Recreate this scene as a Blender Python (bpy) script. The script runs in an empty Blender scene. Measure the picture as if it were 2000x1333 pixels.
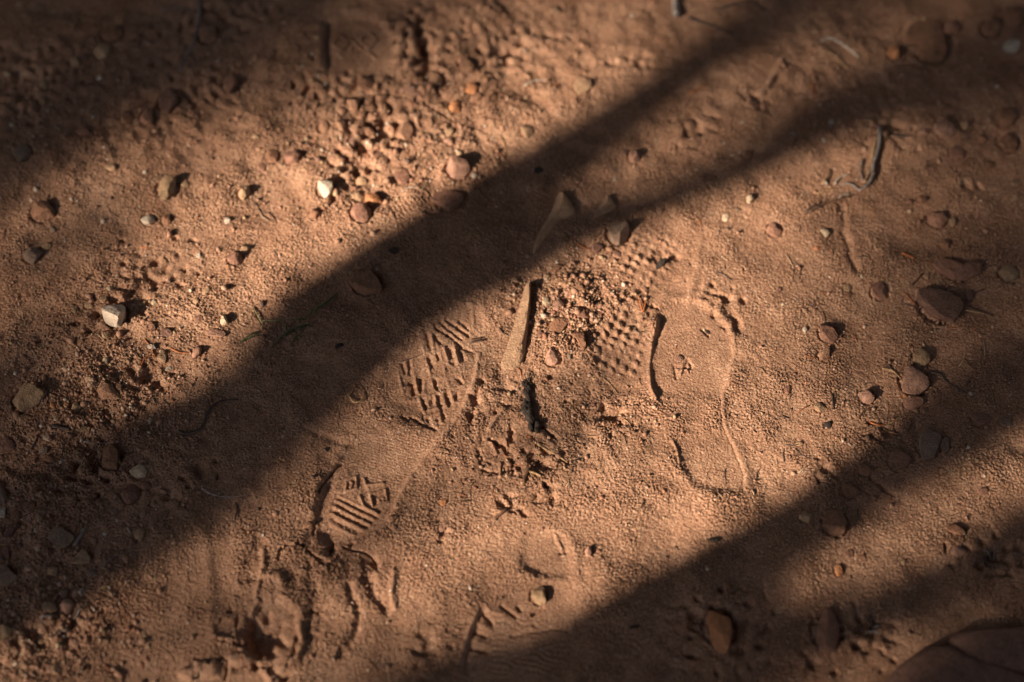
import bpy, math, random
import numpy as np
from mathutils import Vector, Matrix

rng = np.random.RandomState(7)
random.seed(7)
S = bpy.context.scene
COL = S.collection

# ------------------------------------------------------------------ camera
PITCH = math.radians(60.0)          # looking down
LENS = 50.0
CAM_H = 1.325
SUN_EL = math.radians(26.0)
SUN_AZ = math.radians(37.0)         # light travels towards (+cos, +sin)
cam_d = bpy.data.cameras.new('camera')
cam = bpy.data.objects.new('camera', cam_d)
COL.objects.link(cam)
cam.location = (0, 0, CAM_H)
cam.rotation_euler = (math.pi / 2 - PITCH, 0, 0)
cam_d.lens = LENS
cam_d.sensor_width = 36
cam_d.clip_start = 0.05
cam_d.clip_end = 300
cam_d.dof.use_dof = True
cam_d.dof.aperture_fstop = 1.5
S.camera = cam

# ------------------------------------------------------------------ world, sun, exposure
to_sun = Vector((-math.cos(SUN_AZ) * math.cos(SUN_EL), -math.sin(SUN_AZ) * math.cos(SUN_EL), math.sin(SUN_EL)))
world = bpy.data.worlds.new('World')
S.world = world
world.use_nodes = True
wn = world.node_tree
bg = wn.nodes['Background']
sky = wn.nodes.new('ShaderNodeTexSky')
sky.sky_type = 'NISHITA'
sky.sun_disc = False
sky.sun_elevation = SUN_EL
sky.sun_rotation = math.atan2(to_sun.x, to_sun.y)
wn.links.new(sky.outputs[0], bg.inputs[0])
bg.inputs[1].default_value = 0.052
sun_d = bpy.data.lights.new('sun', 'SUN')
sun_d.energy = 5.0
sun_d.angle = math.radians(0.53)
sun_d.color = (1.0, 0.80, 0.60)
sun = bpy.data.objects.new('sun', sun_d)
COL.objects.link(sun)
sun.rotation_euler = to_sun.to_track_quat('Z', 'Y').to_euler()
S.view_settings.view_transform = 'Standard'
S.view_settings.look = 'None'
S.view_settings.gamma = 1
S.view_settings.use_curve_mapping = False
S.view_settings.exposure = 1.4
S.render.engine = 'CYCLES'
S.cycles.max_bounces = 5
S.cycles.diffuse_bounces = 3
S.cycles.use_denoising = True
S.cycles.use_adaptive_sampling = False

# ------------------------------------------------------------------ ground coordinates of a point of the photograph
cp, sp = math.cos(PITCH), math.sin(PITCH)
def G(px, py):
    a = (np.asarray(px, float) - 1000.0) / 2000.0 * 36.0
    b = -(np.asarray(py, float) - 666.5) / 2000.0 * 36.0
    # camera axes: right (1,0,0), up (0, sp, cp), forward (0, cp, -sp)
    dx = a; dy = b * sp + LENS * cp; dz = b * cp - LENS * sp
    t = CAM_H / -dz
    return dx * t, dy * t
def Gv(px, py):
    x, y = G(px, py)
    return float(x), float(y)
def PXM(px, py):
    """metres per photo pixel around a ground point (mean of both directions)"""
    x0, y0 = Gv(px, py); x1, _ = Gv(px + 10, py); _, y1 = Gv(px, py + 10)
    return (abs(x1 - x0) + abs(y1 - y0)) / 20
fx, fy = Gv(1000, 800)
cam_d.dof.focus_distance = fy * cp + CAM_H * sp

# ------------------------------------------------------------------ helpers
def new_mesh_obj(name, verts, faces, mat, parent=None, smooth=True, loc=None, colors=None):
    me = bpy.data.meshes.new(name)
    verts = np.asarray(verts, np.float32)
    faces = np.asarray(faces, np.int32)
    k = faces.shape[1]
    me.vertices.add(len(verts)); me.vertices.foreach_set('co', verts.ravel())
    me.loops.add(faces.size); me.loops.foreach_set('vertex_index', faces.ravel())
    me.polygons.add(len(faces))
    me.polygons.foreach_set('loop_start', np.arange(0, faces.size, k, dtype=np.int32))
    if smooth: me.polygons.foreach_set('use_smooth', np.ones(len(faces), bool))
    me.update(calc_edges=True)
    if colors is not None:
        at = me.color_attributes.new('own_colour', 'FLOAT_COLOR', 'POINT')
        at.data.foreach_set('color', np.asarray(colors, np.float32).ravel())
    if mat: me.materials.append(mat)
    o = bpy.data.objects.new(name, me)
    COL.objects.link(o)
    if parent: o.parent = parent
    if loc is not None: o.location = loc
    return o
def empty(name, loc):
    o = bpy.data.objects.new(name, None); COL.objects.link(o); o.location = loc
    o.empty_display_size = 0.02
    return o
def tag(o, label=None, cat=None, group=None, kind=None):
    if label: o['label'] = label
    if cat: o['category'] = cat
    if group: o['group'] = group
    if kind: o['kind'] = kind
    return o

def mat_new(name):
    m = bpy.data.materials.new(name); m.use_nodes = True
    nt = m.node_tree
    return m, nt, nt.nodes['Principled BSDF']
def node(nt, typ, **kw):
    n = nt.nodes.new(typ)
    for k, v in kw.items():
        if k in n.inputs: n.inputs[k].default_value = v
        else: setattr(n, k, v)
    return n
def ramp(nt, fac, stops):
    r = nt.nodes.new('ShaderNodeValToRGB')
    el = r.color_ramp.elements
    while len(el) < len(stops): el.new(0.5)
    for e, (p, c) in zip(el, stops): e.position = p; e.color = (*c, 1)
    nt.links.new(fac, r.inputs[0])
    return r.outputs[0]

# sand
def sand_material(name, c_dark, c_mid, c_light, bump=1.0):
    m, nt, b = mat_new(name)
    geo = nt.nodes.new('ShaderNodeNewGeometry')
    P = geo.outputs['Position']
    n1 = node(nt, 'ShaderNodeTexNoise', Scale=9.0, Detail=6.0, Roughness=0.6)
    n2 = node(nt, 'ShaderNodeTexNoise', Scale=420.0, Detail=3.0, Roughness=0.7)
    n3 = node(nt, 'ShaderNodeTexNoise', Scale=70.0, Detail=4.0, Roughness=0.6)
    for n in (n1, n2, n3): nt.links.new(P, n.inputs['Vector'])
    mx = node(nt, 'ShaderNodeMath', operation='MULTIPLY_ADD'); nt.links.new(n2.outputs[0], mx.inputs[0]); mx.inputs[1].default_value = 0.85
    ad = node(nt, 'ShaderNodeMath', operation='MULTIPLY'); nt.links.new(n1.outputs[0], ad.inputs[0]); ad.inputs[1].default_value = 0.3
    ad2 = node(nt, 'ShaderNodeMath', operation='MULTIPLY_ADD'); nt.links.new(n3.outputs[0], ad2.inputs[0]); ad2.inputs[1].default_value = 0.25
    nt.links.new(ad.outputs[0], ad2.inputs[2]); nt.links.new(ad2.outputs[0], mx.inputs[2])
    col = ramp(nt, mx.outputs[0], [(0.50, c_dark), (0.69, c_mid), (0.88, c_light)])
    n4 = node(nt, 'ShaderNodeTexNoise', Scale=14.0, Detail=5.0, Roughness=0.65, Distortion=0.6); nt.links.new(P, n4.inputs['Vector'])
    st = ramp(nt, n4.outputs[0], [(0.50, (0, 0, 0)), (0.72, (0.6, 0.6, 0.6))])
    mixs = nt.nodes.new('ShaderNodeMix'); mixs.data_type = 'RGBA'
    nt.links.new(st, mixs.inputs[0]); nt.links.new(col, mixs.inputs[6]); mixs.inputs[7].default_value = (0.215, 0.115, 0.068, 1)
    col = mixs.outputs[2]
    # scattered single grains, dark iron ones and pale quartz ones
    v = node(nt, 'ShaderNodeTexVoronoi', Scale=850.0); nt.links.new(P, v.inputs['Vector'])
    sepc = nt.nodes.new('ShaderNodeSeparateColor'); nt.links.new(v.outputs['Color'], sepc.inputs[0])
    def pick(lo):
        g = node(nt, 'ShaderNodeMath', operation='GREATER_THAN'); nt.links.new(sepc.outputs[0], g.inputs[0]); g.inputs[1].default_value = lo
        return g.outputs[0]
    mixa = nt.nodes.new('ShaderNodeMix'); mixa.data_type = 'RGBA'
    nt.links.new(pick(0.995), mixa.inputs[0]); nt.links.new(col, mixa.inputs[6]); mixa.inputs[7].default_value = (0.62, 0.50, 0.42, 1)
    lt = node(nt, 'ShaderNodeMath', operation='LESS_THAN'); nt.links.new(sepc.outputs[0], lt.inputs[0]); lt.inputs[1].default_value = 0.015
    mixb = nt.nodes.new('ShaderNodeMix'); mixb.data_type = 'RGBA'
    nt.links.new(lt.outputs[0], mixb.inputs[0]); nt.links.new(mixa.outputs[2], mixb.inputs[6]); mixb.inputs[7].default_value = (0.10, 0.055, 0.04, 1)
    nt.links.new(mixb.outputs[2], b.inputs['Base Color'])
    b.inputs['Roughness'].default_value = 0.92
    b.inputs['Specular IOR Level'].default_value = 0.25
    g1 = node(nt, 'ShaderNodeTexNoise', Scale=330.0, Detail=3.0, Roughness=0.65); nt.links.new(P, g1.inputs['Vector'])
    bp = node(nt, 'ShaderNodeBump', Strength=1.0, Distance=0.0015 * bump); nt.links.new(g1.outputs[0], bp.inputs['Height'])
    nt.links.new(bp.outputs[0], b.inputs['Normal'])
    return m
SAND = sand_material('sand', (0.22, 0.116, 0.077), (0.36, 0.205, 0.132), (0.53, 0.345, 0.24))
CLOD = sand_material('dried_soil', (0.23, 0.115, 0.07), (0.34, 0.185, 0.118), (0.45, 0.27, 0.18), 1.4)

def rock_material(name, base, vary=0.32, rough=0.8, pale=None, dust=.5):
    m, nt, b = mat_new(name)
    geo = nt.nodes.new('ShaderNodeNewGeometry'); P = geo.outputs['Position']
    n1 = node(nt, 'ShaderNodeTexNoise', Scale=110.0, Detail=5.0, Roughness=0.65); nt.links.new(P, n1.inputs['Vector'])
    n2 = node(nt, 'ShaderNodeTexNoise', Scale=480.0, Detail=2.0); nt.links.new(P, n2.inputs['Vector'])
    d = tuple(c * (1 - vary * 1.3) for c in base); l = tuple(min(1, c * (1 + vary * 1.3)) for c in base)
    if pale: l = pale
    col = ramp(nt, n1.outputs[0], [(0.34, d), (0.5, base), (0.68, l)])
    # dust settled in the pores: the sand's own colour on top of the stone's
    mixd = nt.nodes.new('ShaderNodeMix'); mixd.data_type = 'RGBA'
    dn = ramp(nt, n2.outputs[0], [(0.48, (dust * .1,) * 3), (0.64, (dust,) * 3)])
    nt.links.new(dn, mixd.inputs[0]); nt.links.new(col, mixd.inputs[6]); mixd.inputs[7].default_value = (0.36, 0.20, 0.13, 1)
    nt.links.new(mixd.outputs[2], b.inputs['Base Color'])
    b.inputs['Roughness'].default_value = rough
    b.inputs['Specular IOR Level'].default_value = 0.3
    bp = node(nt, 'ShaderNodeBump', Strength=0.9, Distance=0.0026)
    ad = node(nt, 'ShaderNodeMath', operation='MULTIPLY_ADD'); nt.links.new(n2.outputs[0], ad.inputs[0]); ad.inputs[1].default_value = 0.5; nt.links.new(n1.outputs[0], ad.inputs[2])
    nt.links.new(ad.outputs[0], bp.inputs['Height']); nt.links.new(bp.outputs[0], b.inputs['Normal'])
    return m
ROCK = {
    'red': rock_material('red_sandstone', (0.225, 0.115, 0.082)),
    'brown': rock_material('brown_sandstone', (0.21, 0.105, 0.062)),
    'tan': rock_material('tan_limestone', (0.38, 0.25, 0.155)),
    'yellow': rock_material('ochre_sandstone', (0.31, 0.21, 0.125)),
    'white': rock_material('white_quartz', (0.52, 0.45, 0.37), 0.18, 0.6, dust=.4),
    'pale': rock_material('pale_limestone', (0.55, 0.44, 0.31), 0.15, 0.7),
    'grey': rock_material('grey_stone', (0.215, 0.155, 0.118), 0.25, 0.8),
    'purple': rock_material('dark_purple_slate', (0.145, 0.078, 0.062), 0.25, 0.75),
    'pink': rock_material('pink_sandstone', (0.335, 0.19, 0.14)),
    'orange': rock_material('orange_sandstone', (0.44, 0.19, 0.085)),
    'sand': CLOD,
    'black': rock_material('charcoal', (0.034, 0.029, 0.027), 0.5, 0.97, dust=.10),
}
ROCK['sandstone'] = rock_material('sand_coated_stone', (0.41, 0.265, 0.17), 0.16, 0.9)
def plain(name, base, rough=0.7, vary=0.35, scale=260.0, trans=0.0):
    m, nt, b = mat_new(name)
    geo = nt.nodes.new('ShaderNodeNewGeometry')
    n1 = node(nt, 'ShaderNodeTexNoise', Scale=scale, Detail=3.0); nt.links.new(geo.outputs['Position'], n1.inputs['Vector'])
    col = ramp(nt, n1.outputs[0], [(0.35, tuple(c * (1 - vary) for c in base)), (0.65, tuple(min(1, c * (1 + vary)) for c in base))])
    nt.links.new(col, b.inputs['Base Color'])
    b.inputs['Roughness'].default_value = rough
    return m
TWIG = {
    'grey': plain('weathered_twig', (0.23, 0.20, 0.19)),
    'white': plain('bleached_twig', (0.45, 0.40, 0.36)),
    'dark': plain('dark_twig', (0.075, 0.050, 0.040)),
    'orange': plain('rusty_needle', (0.40, 0.13, 0.04)),
    'tan': plain('dry_needle', (0.36, 0.23, 0.12)),
    'brown': plain('brown_twig', (0.16, 0.085, 0.05)),
    'green': plain('green_blade', (0.10, 0.135, 0.055)),
    'palegreen': plain('yellowing_blade', (0.33, 0.31, 0.16)),
}
BARK = plain('pine_bark', (0.13, 0.085, 0.06), 0.9, 0.5, 22.0)
NEEDLE = plain('pine_needles', (0.036, 0.048, 0.024), 0.7, 0.4, 12.0)

# ------------------------------------------------------------------ the ground sheet
STEP = 0.00096
X0, X1 = -0.665, 0.665
Y0, Y1 = Gv(1000, 1333)[1] - 0.025, Gv(1000, 0)[1] + 0.03
xs = np.arange(X0, X1, STEP); ys = np.arange(Y0, Y1, STEP)
NX, NY = len(xs), len(ys)
XX, YY = np.meshgrid(xs, ys)
def band(lam, width=0.5, seed=0):
    """noise of one wavelength (metres), unit deviation"""
    r = np.random.RandomState(seed)
    w = r.standard_normal((NY, NX))
    f = np.fft.rfft2(w)
    ky = np.fft.fftfreq(NY, STEP)[:, None]; kx = np.fft.rfftfreq(NX, STEP)[None, :]
    k = np.sqrt(kx * kx + ky * ky) + 1e-9
    g = np.exp(-(np.log(k * lam) / width) ** 2)
    o = np.fft.irfft2(f * g, (NY, NX))
    return (o / o.std()).astype(np.float32)
_mac = [(0.9, 0.6, .013, 1.1), (-0.5, 1.2, .010, 2.3), (2.6, -1.7, .004, .4), (1.3, 3.3, .003, 3.9), (-3.9, 2.1, .002, 5.1)]
def macro(x, y):
    h = 0
    for a, b, am, ph in _mac: h = h + am * np.sin(a * x * 2.2 + b * y * 2.2 + ph)
    return h
_c0 = macro(0.0, 0.77)
def macro0(x, y): return (macro(x, y) - _c0) * np.clip(0.35 + 0.9 * np.hypot(x, y - 0.77), 0.35, 8)
def sstep(a, b, v):
    t = np.clip((v - a) / (b - a), 0, 1)
    return t * t * (3 - 2 * t)

H = macro0(XX, YY).astype(np.float32)
R = np.ones_like(H)                      # grain roughness
n_12 = band(0.120, .5, 11); n_50 = band(0.045, .5, 12); n_20 = band(0.020, .5, 13); n_9 = band(0.0095, .7, 14)
H += 0.0014 * n_12 + 0.0004 * n_50

def win(pts, marg):
    x = [p[0] for p in pts]; y = [p[1] for p in pts]
    i0 = int(max(0, (min(x) - marg - X0) / STEP)); i1 = int(min(NX, (max(x) + marg - X0) / STEP + 1))
    j0 = int(max(0, (min(y) - marg - Y0) / STEP)); j1 = int(min(NY, (max(y) + marg - Y0) / STEP + 1))
    if i1 <= i0 or j1 <= j0: return None
    return (slice(j0, j1), slice(i0, i1))
def gp(pts): return [Gv(*p[:2]) for p in pts]
def seg_dist(w, pts):
    X, Y = XX[w], YY[w]
    d = np.full(X.shape, 9.0); tt = np.zeros(X.shape); n = len(pts) - 1
    for i in range(n):
        ax, ay = pts[i]; bx, by = pts[i + 1]
        vx, vy = bx - ax, by - ay; L = vx * vx + vy * vy + 1e-12
        t = np.clip(((X - ax) * vx + (Y - ay) * vy) / L, 0, 1)
        q = np.hypot(X - ax - t * vx, Y - ay - t * vy)
        m = q < d
        d = np.where(m, q, d); tt = np.where(m, (i + t) / n, tt)
    return d, tt
def smooth_poly(pts, it=2):
    for _ in range(it):
        o = []
        for i in range(len(pts)):
            a = pts[i]; b = pts[(i + 1) % len(pts)]
            o += [(a[0] * .75 + b[0] * .25, a[1] * .75 + b[1] * .25), (a[0] * .25 + b[0] * .75, a[1] * .25 + b[1] * .75)]
        pts = o
    return pts
def sdf(w, pts):
    X, Y = XX[w], YY[w]
    d, _ = seg_dist(w, pts + [pts[0]])
    ins = np.zeros(X.shape, bool)
    n = len(pts)
    for i in range(n):
        x1, y1 = pts[i]; x2, y2 = pts[(i + 1) % n]
        c = ((y1 > Y) != (y2 > Y)) & (X < (x2 - x1) * (Y - y1) / (y2 - y1 + 1e-12) + x1)
        ins ^= c
    return np.where(ins, -d, d)
def resample_px(L, n):
    L = np.array(L, float); t = np.linspace(0, len(L) - 1, n)
    return np.stack([np.interp(t, range(len(L)), L[:, 0]), np.interp(t, range(len(L)), L[:, 1])], 1)
def press(px, depth, wall=0.0025, rim=0.0015, rimw=0.006, grain=0.12, jag=0.0003, flat=0.7, sm=1, fade=None, soft=()):
    """a sole pressed into the sand: walls, flattened floor, raised rim"""
    pts = smooth_poly(gp(px), sm); w = win(pts, 0.03)
    if w is None: return
    d = sdf(w, pts) + jag * n_9[w] + jag * .8 * n_20[w]
    for sx, sy, sr in soft:
        c = Gv(sx, sy); wall = wall * (1 + 5 * np.exp(-((XX[w] - c[0]) ** 2 + (YY[w] - c[1]) ** 2) / (sr * PXM(sx, sy)) ** 2))
    rim = rim * (1 if not len(soft) else (2 - np.clip(wall / wall.min(), 1, 2)))
    t = sstep(wall, -wall, d)
    if fade:
        (ax, ay), (bx, by) = Gv(*fade[0]), Gv(*fade[1]); L = (bx - ax) ** 2 + (by - ay) ** 2
        t = t * (1 - sstep(0, 1, ((XX[w] - ax) * (bx - ax) + (YY[w] - ay) * (by - ay)) / L + .25 * n_20[w]))
    if flat > 0 and t.sum() > 10:
        mean = (H[w] * t).sum() / t.sum()
        H[w] += t * flat * (mean - H[w])
    H[w] -= depth * t
    H[w] += rim * np.exp(-((d - rimw * .6) / rimw) ** 2) * (1 + .15 * n_20[w]) * (d > -wall) * (1 if not fade else .3)
    R[w] *= 1 - (1 - grain) * t
def line(px, width_px, height, power=2.0, grain=None, jag=0.0):
    """ridge (height > 0) or groove (height < 0) along a line"""
    pts = gp(px); m = PXM(*px[0][:2]); wd = width_px * m / 2
    w = win(pts, wd * 3)
    if w is None: return
    d, t = seg_dist(w, pts)
    if jag: d = np.abs(d + jag * n_9[w])
    prof = np.exp(-(d / wd) ** power)
    H[w] += height * prof
    if grain is not None: R[w] *= 1 - (1 - grain) * prof
def blob(x, y, rx, ry, height, rot=0, rough=None, power=2.0, jag=0.25):
    m = PXM(x, y); c = Gv(x, y); rmax = max(rx, ry) * m
    w = win([c], rmax * 2.6)
    if w is None: return
    a = -math.radians(rot); ca, sa = math.cos(a), math.sin(a)
    X, Y = XX[w] - c[0], YY[w] - c[1]
    u = (X * ca + Y * sa) / (rx * m); v = (-X * sa + Y * ca) / (ry * m)
    q = np.hypot(u, v) * (1 + jag * .4 * n_20[w])
    p = np.exp(-q ** power)
    H[w] += height * p
    if rough is not None: R[w] *= 1 + (rough - 1) * p

# broad shape of the ground: shallow hollows and swells
for a in [(1130, 800, 120, 60, -.0035, -20, 1.1), (1180, 900, 120, 60, .004, -30, 1.1), (600, 800, 300, 90, -.002, -35, .75),
          (1700, 450, 200, 120, .003, 0, 1.1), (800, 250, 160, 120, .005, 0, 1.5), (300, 560, 220, 120, .002, -30, 1.0),
          (180, 780, 120, 60, .004, -40, 1.8), (120, 1230, 110, 70, .003, 0, 1.7), (1120, 600, 110, 70, .003, 20, 1.5),
          (1050, 520, 120, 40, -.002, -20, 1.0), (370, 1120, 40, 120, .0012, -8, .9), (1050, 1070, 60, 30, -.001, 0, .3),
          (80, 640, 120, 60, -.003, -30, 1.2), (120, 930, 160, 80, -.002, 0, 1.3), (500, 120, 200, 90, -.003, -30, 1.0)]:
    blob(*a[:5], rot=a[5], rough=a[6])
for a in [(830, 105, 16, 42, -.011, -10), (818, 55, 12, 26, -.008, 0), (905, 62, 14, 10, -.008, 0), (985, 95, 20, 16, -.008, 0),
          (740, 262, 20, 20, -.010, 0), (700, 318, 20, 34, -.011, 20), (690, 190, 40, 14, -.006, 0), (660, 160, 30, 12, -.005, -10),
          (1005, 90, 10, 16, -.006, 0), (1055, 905, 20, 17, -.006, 0), (1250, 118, 10, 9, -.005, 0), (1190, 118, 7, 6, -.005, 0),
          (1080, 70, 16, 6, -.004, 0), (1360, 245, 18, 14, -.007, -30), (1480, 185, 10, 12, -.005, -40), (1310, 25, 0.1, .1, 0, 0),
          (1235, 620, 16, 12, -.004, 20), (1200, 810, 16, 12, -.005, 0), (1170, 815, 24, 12, -.0035, 0), (1000, 985, 9, 14, -.005, 0),
          (978, 990, 7, 9, -.005, 0), (1080, 975, 9, 12, -.006, 0), (1048, 972, 5, 8, -.004, 0), (865, 1040, 7, 9, -.004, 0),
          (290, 735, 20, 22, -.009, 30), (275, 570, 18, 44, -.007, 35), (390, 920, 14, 14, -.006, -30), (330, 972, 14, 7, -.006, 0),
          (60, 925, 40, 20, -.004, 0), (50, 170, 30, 40, -.006, 0), (185, 890, 16, 34, -.009, 0), (1360, 1215, 26, 20, -.009, 0),
          (1430, 1240, 30, 38, -.006, 20), (1690, 1235, 26, 24, -.007, 0), (1935, 1095, 34, 22, -.008, -20), (1900, 355, 10, 8, -.005, 0),
          (95, 1235, 40, 18, -.005, -20), (1740, 845, 20, 12, -.005, -20), (1610, 920, 10, 10, -.005, 0), (1720, 945, 12, 6, -.004, 30),
          (1740, 230, 22, 20, -.004, -30), (420, 40, 44, 20, -.006, -20), (395, 185, 26, 20, -.006, -30), (1300, 500, 18, 8, -.003, 0),
          (1690, 1280, 14, 8, -.004, 0), (1590, 1300, 16, 8, -.004, 30), (835, 1270, 16, 20, -.005, 0), (30, 1255, 12, 14, -.004, 0),
          (1420, 600, 18, 22, -.0028, 30), (1440, 635, 10, 12, -.004, 20), (1400, 572, 24, 6, -.0035, 20),
          (985, 745, 20, 14, -.003, 60), (930, 775, 5, 20, -.004, 10), (925, 800, 8, 24, -.0035, 25)]:
    blob(*a[:5], rot=a[5], jag=.8)

# ---- F1: hiking sole, toe up, heel at the lower end
press([(922, 590), (936, 605), (938, 650), (934, 710), (921, 757), (904, 795), (880, 832), (850, 866), (831, 893), (794, 940), (775, 985),
       (750, 1035), (702, 1060), (662, 1068), (628, 1058), (612, 1020), (626, 965), (648, 925), (668, 900), (690, 862), (735, 838),
       (790, 842), (812, 838), (790, 812), (758, 800), (748, 765), (750, 732), (770, 700), (797, 676), (837, 640), (880, 605)],
      .0021, wall=.0040, rim=.0008, rimw=.006, grain=.14, flat=.5, soft=[(735, 825, 55), (800, 845, 40)])
line([(936, 690), (928, 744), (904, 800), (880, 834), (850, 868), (831, 895), (794, 942), (772, 990)], 8, .0016, grain=.2)
blob(640, 1045, 26, 28, -.0038, rough=.2); blob(634, 985, 16, 50, -.0028, rot=12, rough=.3)
TREAD = [((873, 623), (887, 636), 6), ((860, 631), (879, 646), 6), ((850, 640), (873, 654), 6), ((897, 626), (917, 642), 6),
         ((892, 638), (914, 654), 6), ((881, 648), (904, 660), 6), ((874, 653), (894, 667), 6), ((836, 653), (840, 682), 8),
         ((850, 654), (857, 672), 7), ((876, 678), (887, 708), 10), ((897, 682), (904, 703), 8), ((840, 697), (844, 716), 7),
         ((854, 694), (857, 702), 6), ((800, 703), (802, 728), 6), ((786, 712), (789, 724), 6), ((893, 671), (917, 684), 7),
         ((804, 745), (809, 767), 8), ((819, 743), (822, 760), 9), ((848, 744), (854, 757), 8), ((826, 780), (832, 799), 8),
         ((845, 777), (845, 788), 7), ((856, 773), (863, 797), 10), ((872, 768), (879, 788), 10), ((891, 770), (891, 778), 7),
         ((866, 806), (869, 820), 9), ((837, 820), (842, 833), 8), ((855, 822), (857, 829), 7), ((893, 740), (902, 748), 7),
         ((802, 817), (850, 840), 6), ((789, 815), (797, 822), 5),
         ((660, 974), (739, 1011), 7), ((652, 984), (724, 1021), 7), ((648, 996), (715, 1031), 7), ((648, 1012), (698, 1040), 7)]
for a, b, wd in TREAD:
    k = .55 + .5 * rng.rand(); j = rng.randn(4) * 1.2
    line([(a[0] + j[0], a[1] + j[1]), ((a[0] + b[0]) / 2 + j[2] * .5, (a[1] + b[1]) / 2), (b[0] + j[3], b[1])], wd, -.0026 * k, power=2.2, grain=.5, jag=.0004)
for a, b in [((812, 745), (816, 768)), ((829, 748), (829, 768)), ((818, 775), (828, 806)), ((849, 775), (853, 797)), ((866, 768), (871, 790)),
             ((828, 803), (857, 796)), ((832, 814), (862, 805)), ((844, 655), (846, 685)), ((868, 680), (876, 712)), ((889, 680), (895, 708)),
             ((655, 968), (735, 1004)), ((655, 990), (722, 1026)), ((648, 1003), (710, 1037)), ((646, 1022), (692, 1048)), ((657, 979), (728, 1014))]:
    line([a, b], 6, .0010, power=2.5, grain=.3)
for sh in [[(723, 967), (753, 956), (756, 980), (729, 994), (723, 967)], [(740, 976), (749, 973), (750, 980), (742, 984), (740, 976)],
           [(703, 970), (710, 988), (720, 997), (738, 1006)], [(675, 961), (697, 955), (696, 931), (678, 938), (675, 961)],
           [(711, 935), (715, 949), (729, 947), (748, 944)], [(685, 953), (690, 945), (684, 942)]]:
    line(sh, 4.5, .0019, grain=.3)
def lattice(poly, amp, e1, e2, o):
    pts = smooth_poly(gp(poly)); w = win(pts, .01); ox, oy = Gv(*o); ax, ay = Gv(o[0] + e1[0], o[1] + e1[1]); bx, by = Gv(o[0] + e2[0], o[1] + e2[1])
    M = np.linalg.inv(np.array([[ax - ox, bx - ox], [ay - oy, by - oy]])); X, Y = XX[w] - ox, YY[w] - oy
    a = M[0, 0] * X + M[0, 1] * Y; b = M[1, 0] * X + M[1, 1] * Y
    e = np.minimum(np.abs(a - np.round(a)), np.abs(b - np.round(b)))
    H[w] += amp * sstep(.006, -.006, sdf(w, pts)) * (np.exp(-(e / .10) ** 2) - .3 * np.exp(-((np.minimum(np.abs(a % 1 - .5), np.abs(b % 1 - .5))) / .10) ** 2)) * np.clip(.7 + .5 * n_20[w], 0, 1.6)
lattice([(780, 705), (830, 660), (900, 670), (925, 700), (905, 780), (870, 830), (800, 800), (762, 765)], .0010, (29, -8), (7, 27), (828, 803))
lattice([(645, 930), (700, 890), (765, 930), (760, 985), (700, 985), (650, 960)], .0007, (30, -10), (6, 24), (729, 994))
# fine hatching of the arch
pts = gp([(700, 860), (760, 850), (835, 850), (850, 866), (794, 940), (765, 990), (740, 950), (670, 925), (662, 905)]); w = win(pts, .01)
q = sstep(.002, -.002, sdf(w, pts)); H[w] += .00022 * q * np.sin((XX[w] * .30 + YY[w] * .95) * 2 * np.pi / .0030)

# ---- F2: flat smooth sole
press([(1294, 598), (1321, 582), (1371, 585), (1405, 612), (1429, 656), (1438, 690), (1425, 727), (1414, 764), (1385, 780), (1340, 775),
       (1300, 778), (1284, 770), (1271, 735), (1272, 690), (1284, 640)], .0026, wall=.0045, rim=.0008, rimw=.008, grain=.16, flat=.55, sm=2, soft=[(1340, 790, 42)])
press([(1318, 838), (1350, 826), (1410, 822), (1425, 850), (1442, 893), (1456, 930), (1452, 960), (1405, 965), (1354, 950), (1325, 905)],
      .0016, wall=.006, rim=.0004, rimw=.008, grain=.30, flat=.5, sm=2, fade=((1392, 890), (1370, 820)))
blob(1345, 545, 60, 42, 0, rough=.25); blob(1320, 560, 40, 30, -.003, rot=0, rough=.4); blob(1360, 800, 50, 30, -.001, rough=.6)
line([(1284, 625), (1272, 680), (1268, 720), (1272, 760), (1281, 778)], 6, .0018, grain=.2)
line([(1292, 612), (1292, 640), (1279, 668)], 12, -.0022, grain=.2)
line([(1433, 650), (1437, 690), (1424, 728), (1414, 764), (1412, 800), (1418, 835), (1434, 868)], 8, .0007, grain=.3)
line([(1408, 775), (1407, 800), (1413, 835), (1430, 870)], 3, -.0008, grain=.3)
line([(1438, 866), (1449, 893), (1462, 923), (1460, 955)], 17, .0010, grain=.3)
line([(1430, 868), (1441, 897), (1453, 927), (1450, 962)], 5, -.0008, grain=.3)
line([(1312, 862), (1322, 880), (1326, 905)], 5, .0016, grain=.3)
line([(1322, 735), (1318, 712), (1345, 716)], 6, -.0015, grain=.5)
line([(1330, 728), (1334, 716), (1350, 720)], 4, .002, grain=.4)
line([(1338, 715), (1345, 700), (1352, 712), (1346, 722)], 5, -.002)
line([(1372, 640), (1385, 652)], 5, -.0022); line([(1300, 655), (1340, 642)], 14, -.0008)
line([(1346, 590), (1352, 555), (1364, 520), (1366, 490), (1372, 462)], 12, .0009, grain=.5)

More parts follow.
